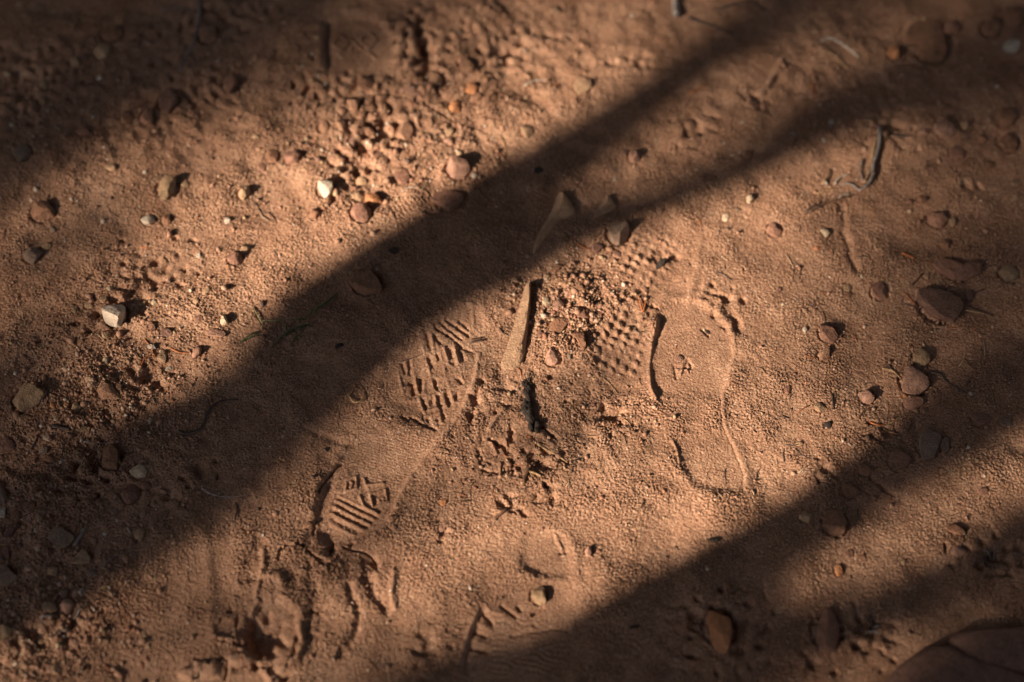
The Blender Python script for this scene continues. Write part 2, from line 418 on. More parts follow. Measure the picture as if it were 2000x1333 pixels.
# ---- F3: sole with rounded studs
def studs(poly, amp, e1=(17, 10), e2=(7, -16), o=(1175, 668), grain=.3, edge=.006):
    pts = smooth_poly(gp(poly)); w = win(pts, .02)
    ox, oy = Gv(*o); ax, ay = Gv(o[0] + e1[0], o[1] + e1[1]); bx, by = Gv(o[0] + e2[0], o[1] + e2[1])
    M = np.linalg.inv(np.array([[ax - ox, bx - ox], [ay - oy, by - oy]]))
    X, Y = XX[w] - ox + .0005 * n_20[w] + .0006 * n_50[w], YY[w] - oy + .0008 * n_50[w] - .0003 * n_20[w]
    a = M[0, 0] * X + M[0, 1] * Y; b = M[1, 0] * X + M[1, 1] * Y
    q = sstep(edge, -edge, sdf(w, pts))
    c = np.cos(2 * np.pi * a) + np.cos(2 * np.pi * b) + .4 * np.cos(2 * np.pi * (a + b))
    H[w] += amp * q * np.clip(c + .2, -.7, 1.9) * np.clip(1 + .35 * n_50[w] + .35 * n_20[w], .1, 2)
    R[w] *= 1 - (1 - grain) * q
press([(1157, 680), (1172, 645), (1200, 612), (1232, 600), (1262, 625), (1268, 680), (1266, 735), (1230, 752), (1185, 740), (1160, 715)],
      .0012, wall=.010, rim=.0004, rimw=.008, grain=.45, flat=.6)
studs([(1160, 680), (1175, 640), (1205, 600), (1240, 600), (1255, 640), (1258, 700), (1245, 735), (1190, 725), (1163, 705)], .0008)
studs([(1190, 560), (1200, 500), (1240, 460), (1300, 450), (1330, 480), (1300, 540), (1250, 590), (1205, 600)], .0005, grain=.6, edge=.014)

# ---- F4: sole with wavy lines, cut by the lower edge of the picture
press([(1002, 1168), (1035, 1150), (1075, 1120), (1110, 1080), (1118, 1180), (1116, 1300), (1116, 1400), (905, 1400), (916, 1270), (935, 1208), (960, 1185)],
      .0028, wall=.010, rim=.0, rimw=.006, grain=.22, flat=.6, sm=2)
line([(943, 1200), (928, 1235), (916, 1270), (908, 1310)], 12, -.0030, grain=.3); line([(934, 1195), (918, 1230), (906, 1268)], 8, .0012, grain=.6)
press([(1018, 1055), (1060, 1042), (1100, 1046), (1118, 1080), (1120, 1130), (1060, 1130), (1020, 1110)], .002, wall=.005, rim=.0005, grain=.2, flat=.6)
pts = gp([(968, 1205), (1010, 1210), (1100, 1230), (1110, 1400), (955, 1400), (962, 1240)]); w = win(pts, .01)
q = sstep(.006, -.004, sdf(w, pts))
X, Y = XX[w], YY[w]
H[w] += .0004 * q * np.clip(.8 + .5 * n_50[w], .1, 1.5) * np.sin((Y + .0008 * n_20[w] + .30 * X + .0016 * np.sin(X * 2 * np.pi / .030)) * 2 * np.pi / .0056)
for a, b, wd in [((946, 1203), (960, 1220), 8), ((979, 1187), (1007, 1208), 6), ((928, 1238), (949, 1246), 8), ((922, 1270), (950, 1276), 8),
                 ((1040, 1203), (1060, 1190), 6), ((1012, 1189), (1016, 1194), 8)]:
    line([a, b], wd, -.0030, power=3, grain=.5)
for a, b in [((936, 1220), (955, 1232)), ((925, 1255), (952, 1262)), ((918, 1288), (945, 1292)), ((955, 1195), (985, 1205))]: line([a, b], 10, .0012, grain=.4)
line([(1000, 1245), (1080, 1230), (1110, 1235)], 8, -.0018); line([(980, 1290), (1110, 1255)], 5, .001)
line([(1085, 1048), (1093, 1065), (1100, 1085)], 6, .0015, grain=.3); line([(1096, 1082), (1104, 1080)], 7, -.003)

# ---- F5: churned print at the bottom with a funnel-shaped hollow and cracked crust
press([(489, 1207), (507, 1180), (544, 1171), (573, 1189), (585, 1223), (580, 1245), (557, 1275), (516, 1295), (482, 1272), (472, 1235)],
      .004, wall=.005, rim=.0018, rimw=.006, grain=.2, flat=.3)
blob(516, 1245, 34, 32, -.010, rough=4.5, jag=.6); blob(545, 1190, 30, 16, 0, rough=.3)
blob(620, 1150, 110, 90, .004, rough=1.3)
for L, wd, dp in [([(507, 1071), (493, 1098), (480, 1128)], 24, -.0055), ([(608, 1105), (614, 1150), (618, 1190)], 22, -.006),
                  ([(608, 1200), (606, 1240), (614, 1268)], 18, -.0045), ([(682, 1150), (698, 1180), (703, 1212), (694, 1246), (662, 1284)], 13, -.0055),
                  ([(716, 1100), (724, 1150), (735, 1172), (752, 1190)], 18, -.006), ([(575, 1130), (580, 1150)], 20, -.004),
                  ([(582, 1245), (575, 1285)], 5, -.005), ([(640, 1175), (628, 1200), (622, 1250)], 14, -.002), ([(583, 1290), (592, 1284)], 12, -.004),
                  ([(490, 1128), (508, 1135)], 14, -.004), ([(540, 1320), (560, 1333)], 10, -.005)]:
    line([tuple(q + rng.randn(2) * 2.5) for q in resample_px(L, 7)], wd * (1.0 + .3 * rng.rand()), dp * .62, power=2.0, jag=.0004)
for L, wd, ht in [([(514, 1075), (518, 1110), (508, 1140), (503, 1160), (505, 1180), (492, 1205)], 9, .003), ([(524, 1130), (545, 1128), (554, 1150)], 16, .003),
                  ([(655, 1180), (690, 1160), (700, 1140)], 14, .002), ([(770, 1120), (765, 1160), (772, 1190)], 12, .0025), ([(585, 1225), (595, 1260), (580, 1290)], 10, .003),
                  ([(416, 1248), (434, 1251)], 4, .0022), ([(437, 1250), (466, 1256)], 4, .0026), ([(426, 1243), (428, 1215)], 4, .0014), ([(460, 1248), (461, 1210)], 4, .0014),
                  ([(400, 1040), (408, 1120), (415, 1200), (416, 1260)], 22, .0013), ([(505, 1300), (530, 1330), (560, 1300), (585, 1285)], 12, .004)]:
    line(L, wd, ht, grain=.8, jag=.0006)
press([(421, 1246), (424, 1215), (458, 1212), (460, 1248)], .0015, wall=.001, rim=.0005, grain=.3)
CR = [[(583, 1067), (598, 1070)], [(645, 1085), (648, 1070), (652, 1062)], [(671, 1073), (698, 1078), (710, 1080), (722, 1086), (735, 1104), (733, 1115)],
      [(686, 1072), (690, 1062)], [(600, 1080), (632, 1098)], [(545, 1098), (552, 1075), (570, 1068)], [(622, 1098), (636, 1106)],
      [(380, 1290), (408, 1293), (432, 1287)], [(408, 1293), (414, 1303)], [(432, 1285), (448, 1298), (440, 1330)], [(455, 1310), (500, 1300), (520, 1310)],
      [(618, 1017), (612, 1040)], [(668, 905), (640, 935), (620, 965)], [(1285, 600), (1262, 590)], [(690, 250), (720, 240)], [(770, 190), (830, 205), (880, 235)]]
for L in CR:
    Q = [tuple(q + rng.randn(2) * 1.6) for q in resample_px(L, 9)]
    line(Q, 4.0, -.0042, power=2.5)
blob(732, 1102, 9, 12, -.009); blob(648, 1078, 7, 9, -.008); blob(636, 1105, 8, 5, -.006)
for c in [(470, 1292, 26, 14), (410, 1310, 24, 16), (375, 1320, 20, 14)]: blob(*c, .006, rough=.6, power=5)

# ---- F6: small print at the top with two nested diamonds
press([(645, 38), (700, 28), (755, 50), (778, 100), (762, 140), (700, 156), (652, 150), (636, 118), (636, 70)], .0035, wall=.006, rim=.001, rimw=.008, grain=.25, flat=.7, sm=2)
line([(641, 45), (636, 90), (640, 135)], 14, -.005, grain=.3)
for cx, cy in ((667, 86), (721, 81)):
    line([(cx - 17, cy), (cx - 2, cy - 17), (cx + 15, cy - 2), (cx, cy + 15), (cx - 17, cy)], 5, .0024, grain=.3)
    line([(cx - 6, cy), (cx, cy - 6), (cx + 6, cy), (cx, cy + 6), (cx - 6, cy)], 6, .0018, grain=.3)
line([(684, 76), (706, 96)], 5, .002); line([(706, 74), (684, 98)], 5, .002); line([(655, 100), (668, 112)], 5, .0016); line([(716, 100), (732, 112)], 5, .0016)

# ---- F7: broken piece of tread beside the charred stick
blob(965, 890, 44, 34, -.0025, rough=.5); blob(1010, 860, 40, 24, -.001, rough=.5)
for L, wd, ht in [([(956, 839), (972, 815), (987, 799)], 9, .003), ([(1001, 869), (1035, 844)], 7, .0022), ([(1008, 882), (1038, 858)], 7, .0022),
                  ([(1035, 844), (1060, 850), (1080, 870)], 8, .0016), ([(960, 862), (970, 885)], 7, .0022), ([(942, 908), (968, 893)], 4, .0018),
                  ([(988, 860), (990, 880)], 6, .0022), ([(978, 905), (976, 930)], 5, .0022), ([(990, 910), (990, 930)], 5, .002), ([(945, 920), (978, 932)], 4, .0016)]:
    line(L, wd, ht, grain=.5)
for L, wd, ht in [([(958, 858), (975, 866)], 7, -.0035), ([(980, 868), (992, 882)], 9, -.004), ([(998, 840), (1002, 860)], 10, -.003), ([(930, 890), (940, 905)], 5, -.002),
                  ([(945, 920), (975, 926)], 7, -.003), ([(982, 925), (1002, 918)], 6, -.003), ([(1059, 832), (1087, 859)], 6, -.004), ([(935, 880), (945, 900), (960, 905)], 4, -.0018),
                  ([(1000, 898), (1003, 930)], 7, -.003), ([(1048, 870), (1082, 893), (1108, 909)], 6, -.003)]:
    line(L, wd, ht, power=2.5, grain=.6, jag=.0006)
# trench on the shaded side of the long wedge, worm-like ridges and grooves elsewhere
line([(1044, 553), (1041, 600), (1034, 650), (1029, 705)], 15, -.0016, power=3)
line([(1646, 395), (1652, 420), (1650, 445), (1663, 470), (1662, 492), (1677, 522)], 13, -.0026)
line([(1462, 192), (1500, 160), (1530, 110)], 9, .003); line([(1475, 196), (1510, 165), (1542, 112)], 9, -.002)
line([(760, 845), (800, 835)], 12, .001); line([(600, 840), (680, 870), (720, 860)], 14, -.0016); line([(900, 590), (922, 592), (926, 640)], 6, .001)
for k in range(11):   # faint rows of tread lines above the centre
    line([(762 + k * 7, 402 - k * 3), (776 + k * 7, 426 - k * 4)], 4, -.0016)

# ---- granular relief, rougher where the soil is loose and stony
rough_zone = np.zeros_like(H)
for x, y, r_, s in [(760, 270, 190, .9), (250, 640, 200, .3), (190, 800, 110, .8), (90, 1220, 150, .9), (80, 1010, 160, .6), (150, 120, 260, .6), (1130, 590, 90, .9),
                    (1100, 100, 300, .3), (1650, 120, 160, .5), (1150, 820, 130, .2), (950, 100, 140, .7), (600, 1150, 130, .35), (1900, 200, 160, .3)]:
    c = Gv(x, y); rr = r_ * PXM(x, y)
    rough_zone += s * np.exp(-(((XX - c[0]) ** 2 + (YY - c[1]) ** 2) / rr ** 2))
rough_zone = np.clip(rough_zone, 0, 1)
n_4 = band(0.0044, .70, 15); n_3 = band(0.0030, .5, 16); n_14 = band(0.013, .4, 17); n_2 = band(0.0022, .3, 18)
patch = np.clip(.78 + .25 * n_50 * .6 + .18 * n_12, .35, 1.5)
# clumped grains with sharp pits between them
g = 1.0 - np.abs(n_4) * .9
n_5 = band(0.0056, .6, 19)
grain = .00026 * n_5 + .00040 * n_4 + .00042 * n_3 + .00030 * n_2 - .0018 * np.clip(n_5 * .55 + n_4 * .7 + n_3 * .3 - 1.0, 0, 1.3)
H += (grain * patch * R * (1.0 + .1 * rough_zone)).astype(np.float32)
crum = np.clip(n_9 * .8 + n_14 * .7 + .5 * n_4 - .9, 0, 3)          # separate crumbs rather than a rolling surface
pz = np.clip(.55 + .6 * n_50 + .3 * n_20, 0, 1.8)
H += (.00012 * n_9 * (R * .9 + .05) + .0007 * crum * pz * R * rough_zone + .0006 * np.maximum(n_20 + .3 * n_4, -.6) * R * rough_zone + .00012 * n_20 * R + .0006 * n_50 * R * rough_zone).astype(np.float32)
H += (.00012 * n_3 * (R < .4)).astype(np.float32)

# stones need a lookup; sand is banked a little against them
_i0 = lambda v, o, n: int(min(max((v - o) / STEP, 0), n - 1))
def zat(x, y):
    if X0 <= x <= X1 and Y0 <= y <= Y1:
        return float(H[_i0(y, Y0, NY), _i0(x, X0, NX)])
    return float(macro0(x, y))
def zmean(x, y, r):
    if not (X0 <= x <= X1 and Y0 <= y <= Y1): return float(macro0(x, y))
    i, j = _i0(x, X0, NX), _i0(y, Y0, NY); k = max(1, int(r / STEP))
    return float(H[max(0, j - k):j + k + 1, max(0, i - k):i + k + 1].mean())

# ------------------------------------------------------------------ stones
# (landmark name or None, x, y, w, h, rot, colour, height ratio, style, outline, label)
# style: r rounded, a angular, s slab
ST = [
 # top left, shade
 (0, 220, 72, 50, 32, 5, 'brown', .5, 'r', 0, 'rounded brown stone in the top shade, touching a smaller tan one below it'),
 (0, 203, 108, 37, 28, -10, 'tan', .6, 'r', 0, 'smooth tan egg-shaped stone just under a larger rounded brown stone'),
 (0, 150, 128, 22, 28, 0, 'tan', .5, 'r', 0, 0), (0, 170, 118, 16, 14, 0, 'purple', .5, 'r', 0, 0),
 (0, 89, 172, 22, 20, 0, 'yellow', .6, 'r', 0, 0), (0, 87, 200, 20, 25, 20, 'tan', .5, 'r', 0, 0),
 ('block-shaped red stone', 408, 72, 42, 38, -60, 'red', .6, 'a', 0, 'dull red block-shaped stone beside the long grey twig at the top'),
 ('pinkish red pebble', 450, 165, 32, 37, 20, 'red', .6, 'a', 0, 'matt pinkish red pebble standing alone at the edge of the top shade'),
 (0, 330, 203, 36, 44, 40, 'purple', .35, 's', 0, 'flat dark stone half sunk in the shade, tilted towards the light'),
 (0, 250, 235, 24, 27, 0, 'brown', .5, 'r', 0, 0), (0, 288, 240, 24, 30, 30, 'red', .5, 'a', 0, 0), (0, 165, 262, 26, 24, 0, 'red', .3, 'r', 0, 0),
 ('grey four-sided stone', 50, 305, 40, 34, -30, 'grey', .5, 'a', 0, 'grey four-sided stone in the upper shade by the picture edge'),
 (0, 94, 422, 48, 32, -10, 'brown', .5, 'a', 0, 'squat brown stone with a sandy top and a dark hollow beside it'),
 (0, 25, 250, 15, 12, 0, 'white', .5, 'a', 0, 0),
 ('ochre angular stone', 328, 376, 42, 46, 0, 'yellow', .5, 'a', [(309, 365), (331, 355), (348, 357), (343, 384), (330, 398), (316, 399)], 'ochre five-sided stone with a dark shadow on its far side, above the white stone'),
 ('upright tan pebble', 478, 382, 22, 28, 20, 'tan', .8, 'a', 0, 'upright tan pebble on sunlit sand with a short black shadow'),
 ('white wedge stone', 291, 435, 31, 20, -20, 'white', .6, 'a', 0, 'bright white wedge-shaped stone with a dark speck, on sunlit sand'),
 (0, 327, 437, 17, 22, 0, 'brown', .5, 'a', 0, 0), (0, 445, 438, 13, 13, 0, 'white', .7, 'r', 0, 'tiny round white pebble alone on the brightest sand of the upper slope'),
 (0, 72, 376, 14, 15, 0, 'white', .6, 'a', 0, 0), (0, 204, 440, 11, 11, 0, 'white', .5, 'r', 0, 0), (0, 220, 333, 20, 17, 0, 'tan', .5, 'r', 0, 0),
 (0, 285, 342, 11, 9, 0, 'white', .5, 'r', 0, 0), (0, 362, 365, 18, 18, 0, 'tan', .3, 'r', 0, 0), (0, 219, 392, 9, 9, 0, 'white', .5, 'r', 0, 0),
 ('pinkish grey stone', 62, 507, 38, 38, 30, 'grey', .7, 'a', 0, 'chunky pinkish grey stone at the edge of the light with black shadow'),
 (0, 94, 485, 22, 16, 0, 'yellow', .4, 'r', 0, 0), (0, 105, 454, 14, 14, 0, 'grey', .5, 'r', 0, 0), (0, 388, 505, 13, 13, 0, 'white', .5, 'a', 0, 0),
 ('round red pebble', 462, 512, 32, 29, 15, 'red', .6, 'r', 0, 'smooth round red pebble on the sunlit slope'),
 (0, 480, 490, 16, 22, 30, 'tan', .6, 'a', 0, 0), (0, 404, 578, 20, 12, -30, 'tan', .5, 'r', 0, 0), (0, 385, 596, 12, 16, 0, 'tan', .5, 'a', 0, 0),
 ('large white stone', 228, 620, 46, 52, -55, 'white', 1.15, 'a', [(203, 634), (210, 616), (224, 600), (236, 596), (249, 603), (249, 629), (238, 647), (219, 643)], 'large upright whitish stone with a grey shaded side, biggest pale stone on the slope'),
 (0, 211, 660, 19, 21, 0, 'tan', .8, 'r', 0, 'small round tan pebble tucked under the large whitish stone'),
 (0, 281, 598, 17, 26, 25, 'tan', .5, 'a', 0, 0), (0, 304, 598, 12, 13, 0, 'pale', .6, 'r', 0, 0), (0, 206, 593, 15, 19, 0, 'tan', .5, 'r', 0, 0),
 (0, 176, 600, 22, 18, 0, 'tan', .3, 'a', 0, 0), (0, 150, 612, 14, 16, 0, 'tan', .4, 'r', 0, 0), (0, 218, 572, 12, 10, 0, 'pale', .5, 'a', 0, 0),
 ('cream pebble', 438, 632, 17, 22, 10, 'pale', 1.0, 'a', 0, 'small bright cream pebble casting a long black shadow on sunlit sand'),
 ('salmon shard', 386, 690, 30, 24, -40, 'pink', .7, 'a', [(374, 700), (378, 688), (391, 676), (396, 684), (392, 696), (380, 704)], 'salmon pink shard standing on edge near the grass'),
 (0, 300, 645, 15, 22, 0, 'red', .5, 'r', 0, 0), (0, 325, 654, 26, 18, 20, 'purple', .4, 'a', 0, 0), (0, 318, 700, 20, 27, 10, 'tan', .5, 'a', 0, 0),
 (0, 298, 684, 18, 8, 0, 'white', .6, 's', 0, 0), (0, 318, 690, 12, 8, 0, 'white', .5, 'a', 0, 0), (0, 332, 722, 16, 9, -10, 'white', .5, 'a', 0, 0),
 (0, 390, 630, 20, 16, 0, 'red', .3, 'r', 0, 0), (0, 422, 656, 32, 16, 5, 'pink', .25, 's', 0, 0),
 ('ochre block', 60, 788, 70, 48, -8, 'yellow', .75, 'a', [(24, 786), (32, 774), (50, 768), (68, 762), (95, 779), (81, 798), (58, 806), (46, 812), (33, 800)], 'big ochre block with a pale top lying in the shade by the picture edge'),
 (0, 209, 712, 15, 13, 0, 'pale', .6, 'r', 0, 0), (0, 187, 754, 11, 12, 0, 'white', .7, 'a', 0, 0), (0, 180, 775, 12, 9, -20, 'pale', .5, 'r', 0, 0),
 ('salmon soil lump', 213, 778, 36, 46, -62, 'sand', .4, 'a', 0, 'smooth salmon lump of dried soil among gravel in the sun'),
 (0, 236, 765, 12, 26, 10, 'sand', .5, 'r', 0, 0), (0, 232, 783, 14, 11, 0, 'tan', .6, 'r', 0, 0), (0, 150, 805, 23, 18, -20, 'tan', .6, 'a', 0, 0),
 (0, 115, 826, 10, 13, 10, 'pale', .7, 'r', 0, 0), (0, 110, 800, 18, 14, 0, 'orange', .5, 'r', 0, 0), (0, 134, 800, 12, 16, 0, 'orange', .4, 'r', 0, 0),
 (0, 168, 842, 19, 17, 0, 'yellow', .6, 'a', 0, 0), (0, 97, 861, 15, 17, -40, 'pale', .5, 'a', 0, 0), (0, 76, 834, 16, 8, -40, 'grey', .5, 'r', 0, 0),
 (0, 18, 873, 30, 34, 20, 'red', .45, 'a', [(4, 866), (12, 855), (30, 868), (34, 880), (20, 888), (8, 886)], 'dull reddish five-sided stone in deep shade at the picture edge'),
 (0, 100, 900, 22, 15, 0, 'brown', .6, 'r', 0, 0), (0, 90, 881, 16, 24, 40, 'grey', .4, 'a', 0, 0), (0, 20, 802, 16, 14, 0, 'grey', .4, 'r', 0, 0),
 ('upright brown stone', 219, 903, 30, 64, 88, 'brown', .9, 'a', [(205, 880), (212, 872), (232, 873), (233, 900), (230, 926), (220, 934), (208, 924), (205, 900)], 'long brown stone standing in a dark hollow, smooth grey sides'),
 ('pale grey ridged stone', 271, 922, 38, 27, 10, 'pale', .7, 'a', [(251, 918), (262, 909), (284, 912), (291, 922), (284, 934), (268, 937), (257, 930)], 'pale grey ridged stone with a bright facet beside the long upright brown stone'),
 ('round maroon stone', 255, 965, 42, 36, -20, 'red', .35, 'r', 0, 'round maroon stone half buried under the pale ridged stone'),
 (0, 286, 948, 23, 17, -10, 'brown', .6, 'r', 0, 0), (0, 305, 944, 12, 11, 0, 'brown', .6, 'a', 0, 0), (0, 222, 997, 22, 17, 10, 'grey', .4, 'r', 0, 0),
 (0, 101, 952, 14, 13, 0, 'grey', .6, 'r', 0, 0), (0, 132, 953, 6, 7, 0, 'pale', .6, 'r', 0, 0), (0, 70, 957, 20, 14, 5, 'brown', .5, 'a', 0, 0),
 (0, 4, 973, 24, 34, 0, 'grey', .5, 'a', 0, 0), (0, 4, 1005, 18, 22, 0, 'white', .6, 'a', 0, 'whitish stone cut by the picture edge in deep shade'),
 (0, 34, 1007, 25, 24, 0, 'brown', .5, 'a', 0, 0), (0, 60, 992, 28, 22, 10, 'brown', .5, 'r', 0, 0), (0, 79, 1017, 15, 17, 0, 'tan', .6, 'r', 0, 0),
 (0, 87, 1003, 16, 13, 0, 'grey', .5, 'r', 0, 0), (0, 22, 1035, 24, 38, 60, 'purple', .4, 'a', 0, 0), (0, 148, 1034, 14, 13, 0, 'brown', .4, 'r', 0, 0),
 ('dark grey slab', 120, 1056, 54, 44, 0, 'grey', .25, 's', [(96, 1052), (106, 1036), (118, 1032), (149, 1052), (142, 1066), (130, 1074), (114, 1075)], 'dark grey flat slab flush with the shaded ground'),
 ('tan triangular stone', 162, 1092, 38, 30, 0, 'tan', .35, 's', [(140, 1103), (150, 1088), (163, 1073), (172, 1082), (180, 1096), (176, 1103), (158, 1104)], 'tan triangular flat stone at the edge of the low sunlight'),
 (0, 74, 1076, 15, 10, -20, 'pale', .5, 'a', 0, 0), (0, 8, 1128, 32, 50, 80, 'grey', .5, 'a', 0, 'big greenish grey stone cut by the picture edge'),
 (0, 10, 1080, 18, 26, 0, 'purple', .4, 'a', 0, 0), (0, 40, 1058, 12, 8, 0, 'grey', .5, 'a', 0, 0),
 (0, 182, 1116, 17, 24, 20, 'grey', .6, 'a', 0, 0), (0, 247, 1094, 11, 24, -10, 'pink', .6, 'r', 0, 0),
 (0, 275, 1048, 20, 26, 20, 'tan', .6, 'a', 0, 0), (0, 279, 1004, 17, 16, 0, 'tan', .5, 'r', 0, 0), (0, 300, 985, 14, 12, 0, 'tan', .5, 'r', 0, 0),
 (0, 262, 1024, 14, 12, 0, 'sand', .5, 'a', 0, 0), (0, 105, 1118, 20, 16, 30, 'tan', .4, 's', 0, 0),
 (0, 128, 1157, 25, 22, -20, 'grey', .7, 'a', 0, 'speckled grey pebble sitting above a pair of bigger tan stones'),
 (0, 139, 1143, 12, 16, 0, 'tan', .6, 'a', 0, 0), (0, 140, 1124, 16, 10, 20, 'brown', .5, 'a', 0, 0), (0, 129, 1126, 8, 6, 0, 'white', .7, 'r', 0, 0),
 ('low tan stone', 97, 1188, 34, 24, 5, 'tan', .7, 'r', 0, 'low rounded tan stone with dark shadow, the smaller of a pair'),
 ('rosy tan stone', 133, 1188, 38, 32, 20, 'pink', .7, 'a', [(116, 1177), (130, 1169), (146, 1176), (152, 1186), (142, 1201), (130, 1203), (119, 1190)], 'rosy tan angular stone with pitted face, the larger of a pair'),
 (0, 8, 1239, 26, 30, -20, 'yellow', .8, 'a', 0, 'yellowish stone at the low picture edge with a black gap under it'),
 (0, 76, 1248, 16, 18, 0, 'tan', .6, 'r', 0, 0), (0, 121, 1264, 9, 14, 10, 'grey', .7, 'r', 0, 0), (0, 66, 1259, 8, 8, 0, 'pale', .7, 'r', 0, 0),
 (0, 158, 1160, 10, 20, 0, 'white', .5, 'a', 0, 0), (0, 164, 1152, 9, 8, 0, 'grey', .6, 'r', 0, 0),
 (0, 112, 1312, 24, 20, 0, 'tan', .6, 'a', 0, 0), (0, 52, 1302, 16, 14, 0, 'tan', .5, 'a', 0, 0), (0, 52, 1322, 9, 10, 0, 'white', .7, 'a', 0, 0),
 (0, 136, 1238, 28, 12, -30, 'red', .6, 'a', 0, 0), (0, 220, 1162, 16, 14, 40, 'tan', .7, 'a', 0, 0), (0, 60, 1168, 11, 12, 0, 'grey', .6, 'r', 0, 0),
 (0, 48, 1170, 10, 9, 0, 'tan', .6, 'r', 0, 0), (0, 32, 1245, 13, 15, 0, 'tan', .5, 'a', 0, 0), (0, 14, 1212, 14, 12, 0, 'grey', .5, 'a', 0, 0),
 (0, 145, 1260, 18, 22, 60, 'pink', .4, 'a', 0, 0), (0, 127, 1296, 8, 8, 0, 'yellow', .6, 'r', 0, 0), (0, 31, 1276, 7, 8, 0, 'pale', .7, 'r', 0, 0),
 (0, 45, 1252, 10, 7, 0, 'pale', .6, 'r', 0, 0), (0, 110, 1280, 14, 10, 0, 'tan', .5, 'r', 0, 0), (0, 37, 1210, 8, 7, 0, 'pale', .5, 'r', 0, 0),
 # top middle
 ('speckled white stone', 639, 374, 29, 34, 20, 'white', .8, 'a', 0, 'speckled white stone standing beside the rough clods, black shadow behind'),
 (0, 668, 322, 8, 8, 0, 'white', .7, 'r', 0, 0), (0, 571, 312, 24, 32, -70, 'red', .7, 'a', 0, 'upright red stone beside a flatter brown one on the upper slope'),
 (0, 533, 310, 32, 22, 20, 'brown', .4, 'r', 0, 'flattish brown stone beside the upright red one'),
 (0, 513, 330, 18, 20, 0, 'red', .3, 'a', 0, 0), (0, 617, 420, 30, 23, -10, 'brown', .6, 'a', 0, 'dark brown pointed stone below the speckled white one'),
 ('red-brown pointed stone', 705, 420, 44, 34, 0, 'red', .75, 'a', [(685, 424), (691, 412), (700, 405), (716, 403), (729, 409), (726, 426), (712, 438), (698, 434)], 'reddish brown stone with a pointed top, lower of two stones touching each other'),
 (0, 733, 390, 42, 25, 0, 'orange', .7, 'a', [(713, 390), (720, 382), (731, 378), (755, 386), (754, 397), (738, 398), (722, 403), (715, 399)], 'orange brown stone lying against the pointed reddish brown one'),
 ('flat red stone', 872, 394, 70, 38, 0, 'red', .4, 's', [(837, 391), (856, 380), (881, 377), (906, 384), (905, 392), (890, 406), (878, 413), (860, 402)], 'long flat red stone on the border between sun and trunk shadow'),
 ('grooved pink stone', 895, 331, 40, 46, -65, 'pink', .7, 'r', 0, 'pink oval stone with a dark groove along it'),
 ('orange pebble', 890, 213, 27, 25, 10, 'orange', .7, 'a', [(876, 215), (884, 204), (894, 201), (902, 209), (896, 224), (884, 226)], 'bright orange pebble on the sunlit rough ground'),
 (0, 877, 260, 23, 19, -30, 'tan', .6, 'r', 0, 0), (0, 880, 280, 22, 14, 0, 'pink', .6, 'a', 0, 0),
 ('diamond print stone', 713, 166, 38, 25, 5, 'brown', .6, 'r', 0, 'brown oval stone just below the small print with two diamonds'),
 (0, 736, 176, 14, 16, 0, 'sand', .6, 'r', 0, 0), (0, 692, 212, 32, 32, 30, 'sand', .7, 'a', 0, 'pitted soil clod, topmost big lump in the dark rough patch'),
 (0, 667, 250, 34, 26, -20, 'sand', .6, 'a', 0, 'broad soil clod on the shaded side of the rough patch'),
 (0, 668, 223, 17, 19, 0, 'sand', .6, 'r', 0, 0), (0, 634, 252, 22, 26, 0, 'sand', .5, 'r', 0, 0), (0, 722, 200, 20, 22, 0, 'sand', .6, 'a', 0, 0),
 (0, 708, 228, 14, 24, 20, 'sand', .6, 'a', 0, 0), (0, 732, 232, 16, 14, 0, 'sand', .6, 'a', 0, 0),
 (0, 700, 262, 26, 14, -30, 'sand', .8, 'a', 0, 'sunlit crest of crumbly soil beside a dark hollow'),
 (0, 722, 262, 14, 34, -20, 'sand', .7, 'a', 0, 0), (0, 735, 290, 14, 22, 20, 'sand', .6, 'a', 0, 0), (0, 692, 282, 30, 18, -30, 'pink', .5, 'a', 0, 0),
 (0, 790, 265, 44, 28, 20, 'sand', .5, 'a', [(770, 272), (780, 248), (795, 244), (815, 262), (808, 276), (790, 280)], 'angular soil clod with a bright edge in the middle of the rough patch'),
 (0, 742, 305, 12, 18, 20, 'pink', .7, 'a', 0, 0), (0, 706, 352, 26, 18, 40, 'tan', .5, 'a', 0, 0), (0, 700, 385, 28, 26, 0, 'tan', .35, 'r', 0, 0),
 (0, 783, 350, 28, 20, 10, 'red', .25, 's', 0, 'thin reddish flake lying flat in the rough patch'), (0, 800, 185, 36, 20, 10, 'pink', .3, 's', 0, 0),
 (0, 926, 347, 12, 11, 0, 'white', .6, 'r', 0, 0), (0, 912, 132, 30, 26, 20, 'sand', .4, 's', 0, 0), (0, 922, 175, 22, 26, 10, 'orange', .4, 's', 0, 0),
 (0, 932, 192, 26, 18, -20, 'sand', .4, 's', 0, 0), (0, 803, 69, 10, 10, 0, 'white', .7, 'r', 0, 'tiny white pebble beside the dark crack near the top'),
 (0, 1030, 256, 28, 32, 30, 'tan', .6, 'a', 0, 'sandy tan pebble with a dark hollow beside it, above the trunk shadow'),
 (0, 1140, 166, 34, 28, 10, 'tan', .2, 's', 0, 'pale flat disc of stone almost level with the sunlit sand'), (0, 1088, 18, 28, 22, -20, 'tan', .5, 'a', 0, 0),
 (0, 636, 163, 11, 9, 0, 'white', .6, 'r', 0, 0), (0, 594, 334, 10, 10, 0, 'tan', .6, 'r', 0, 0), (0, 1235, 28, 9, 9, 0, 'white', .5, 'r', 0, 0),
 (0, 895, 62, 20, 16, 0, 'grey', .6, 'a', 0, 0), (0, 964, 267, 6, 6, 0, 'white', .6, 'r', 0, 0), (0, 938, 248, 9, 9, 0, 'pink', .6, 'r', 0, 0),
 # centre
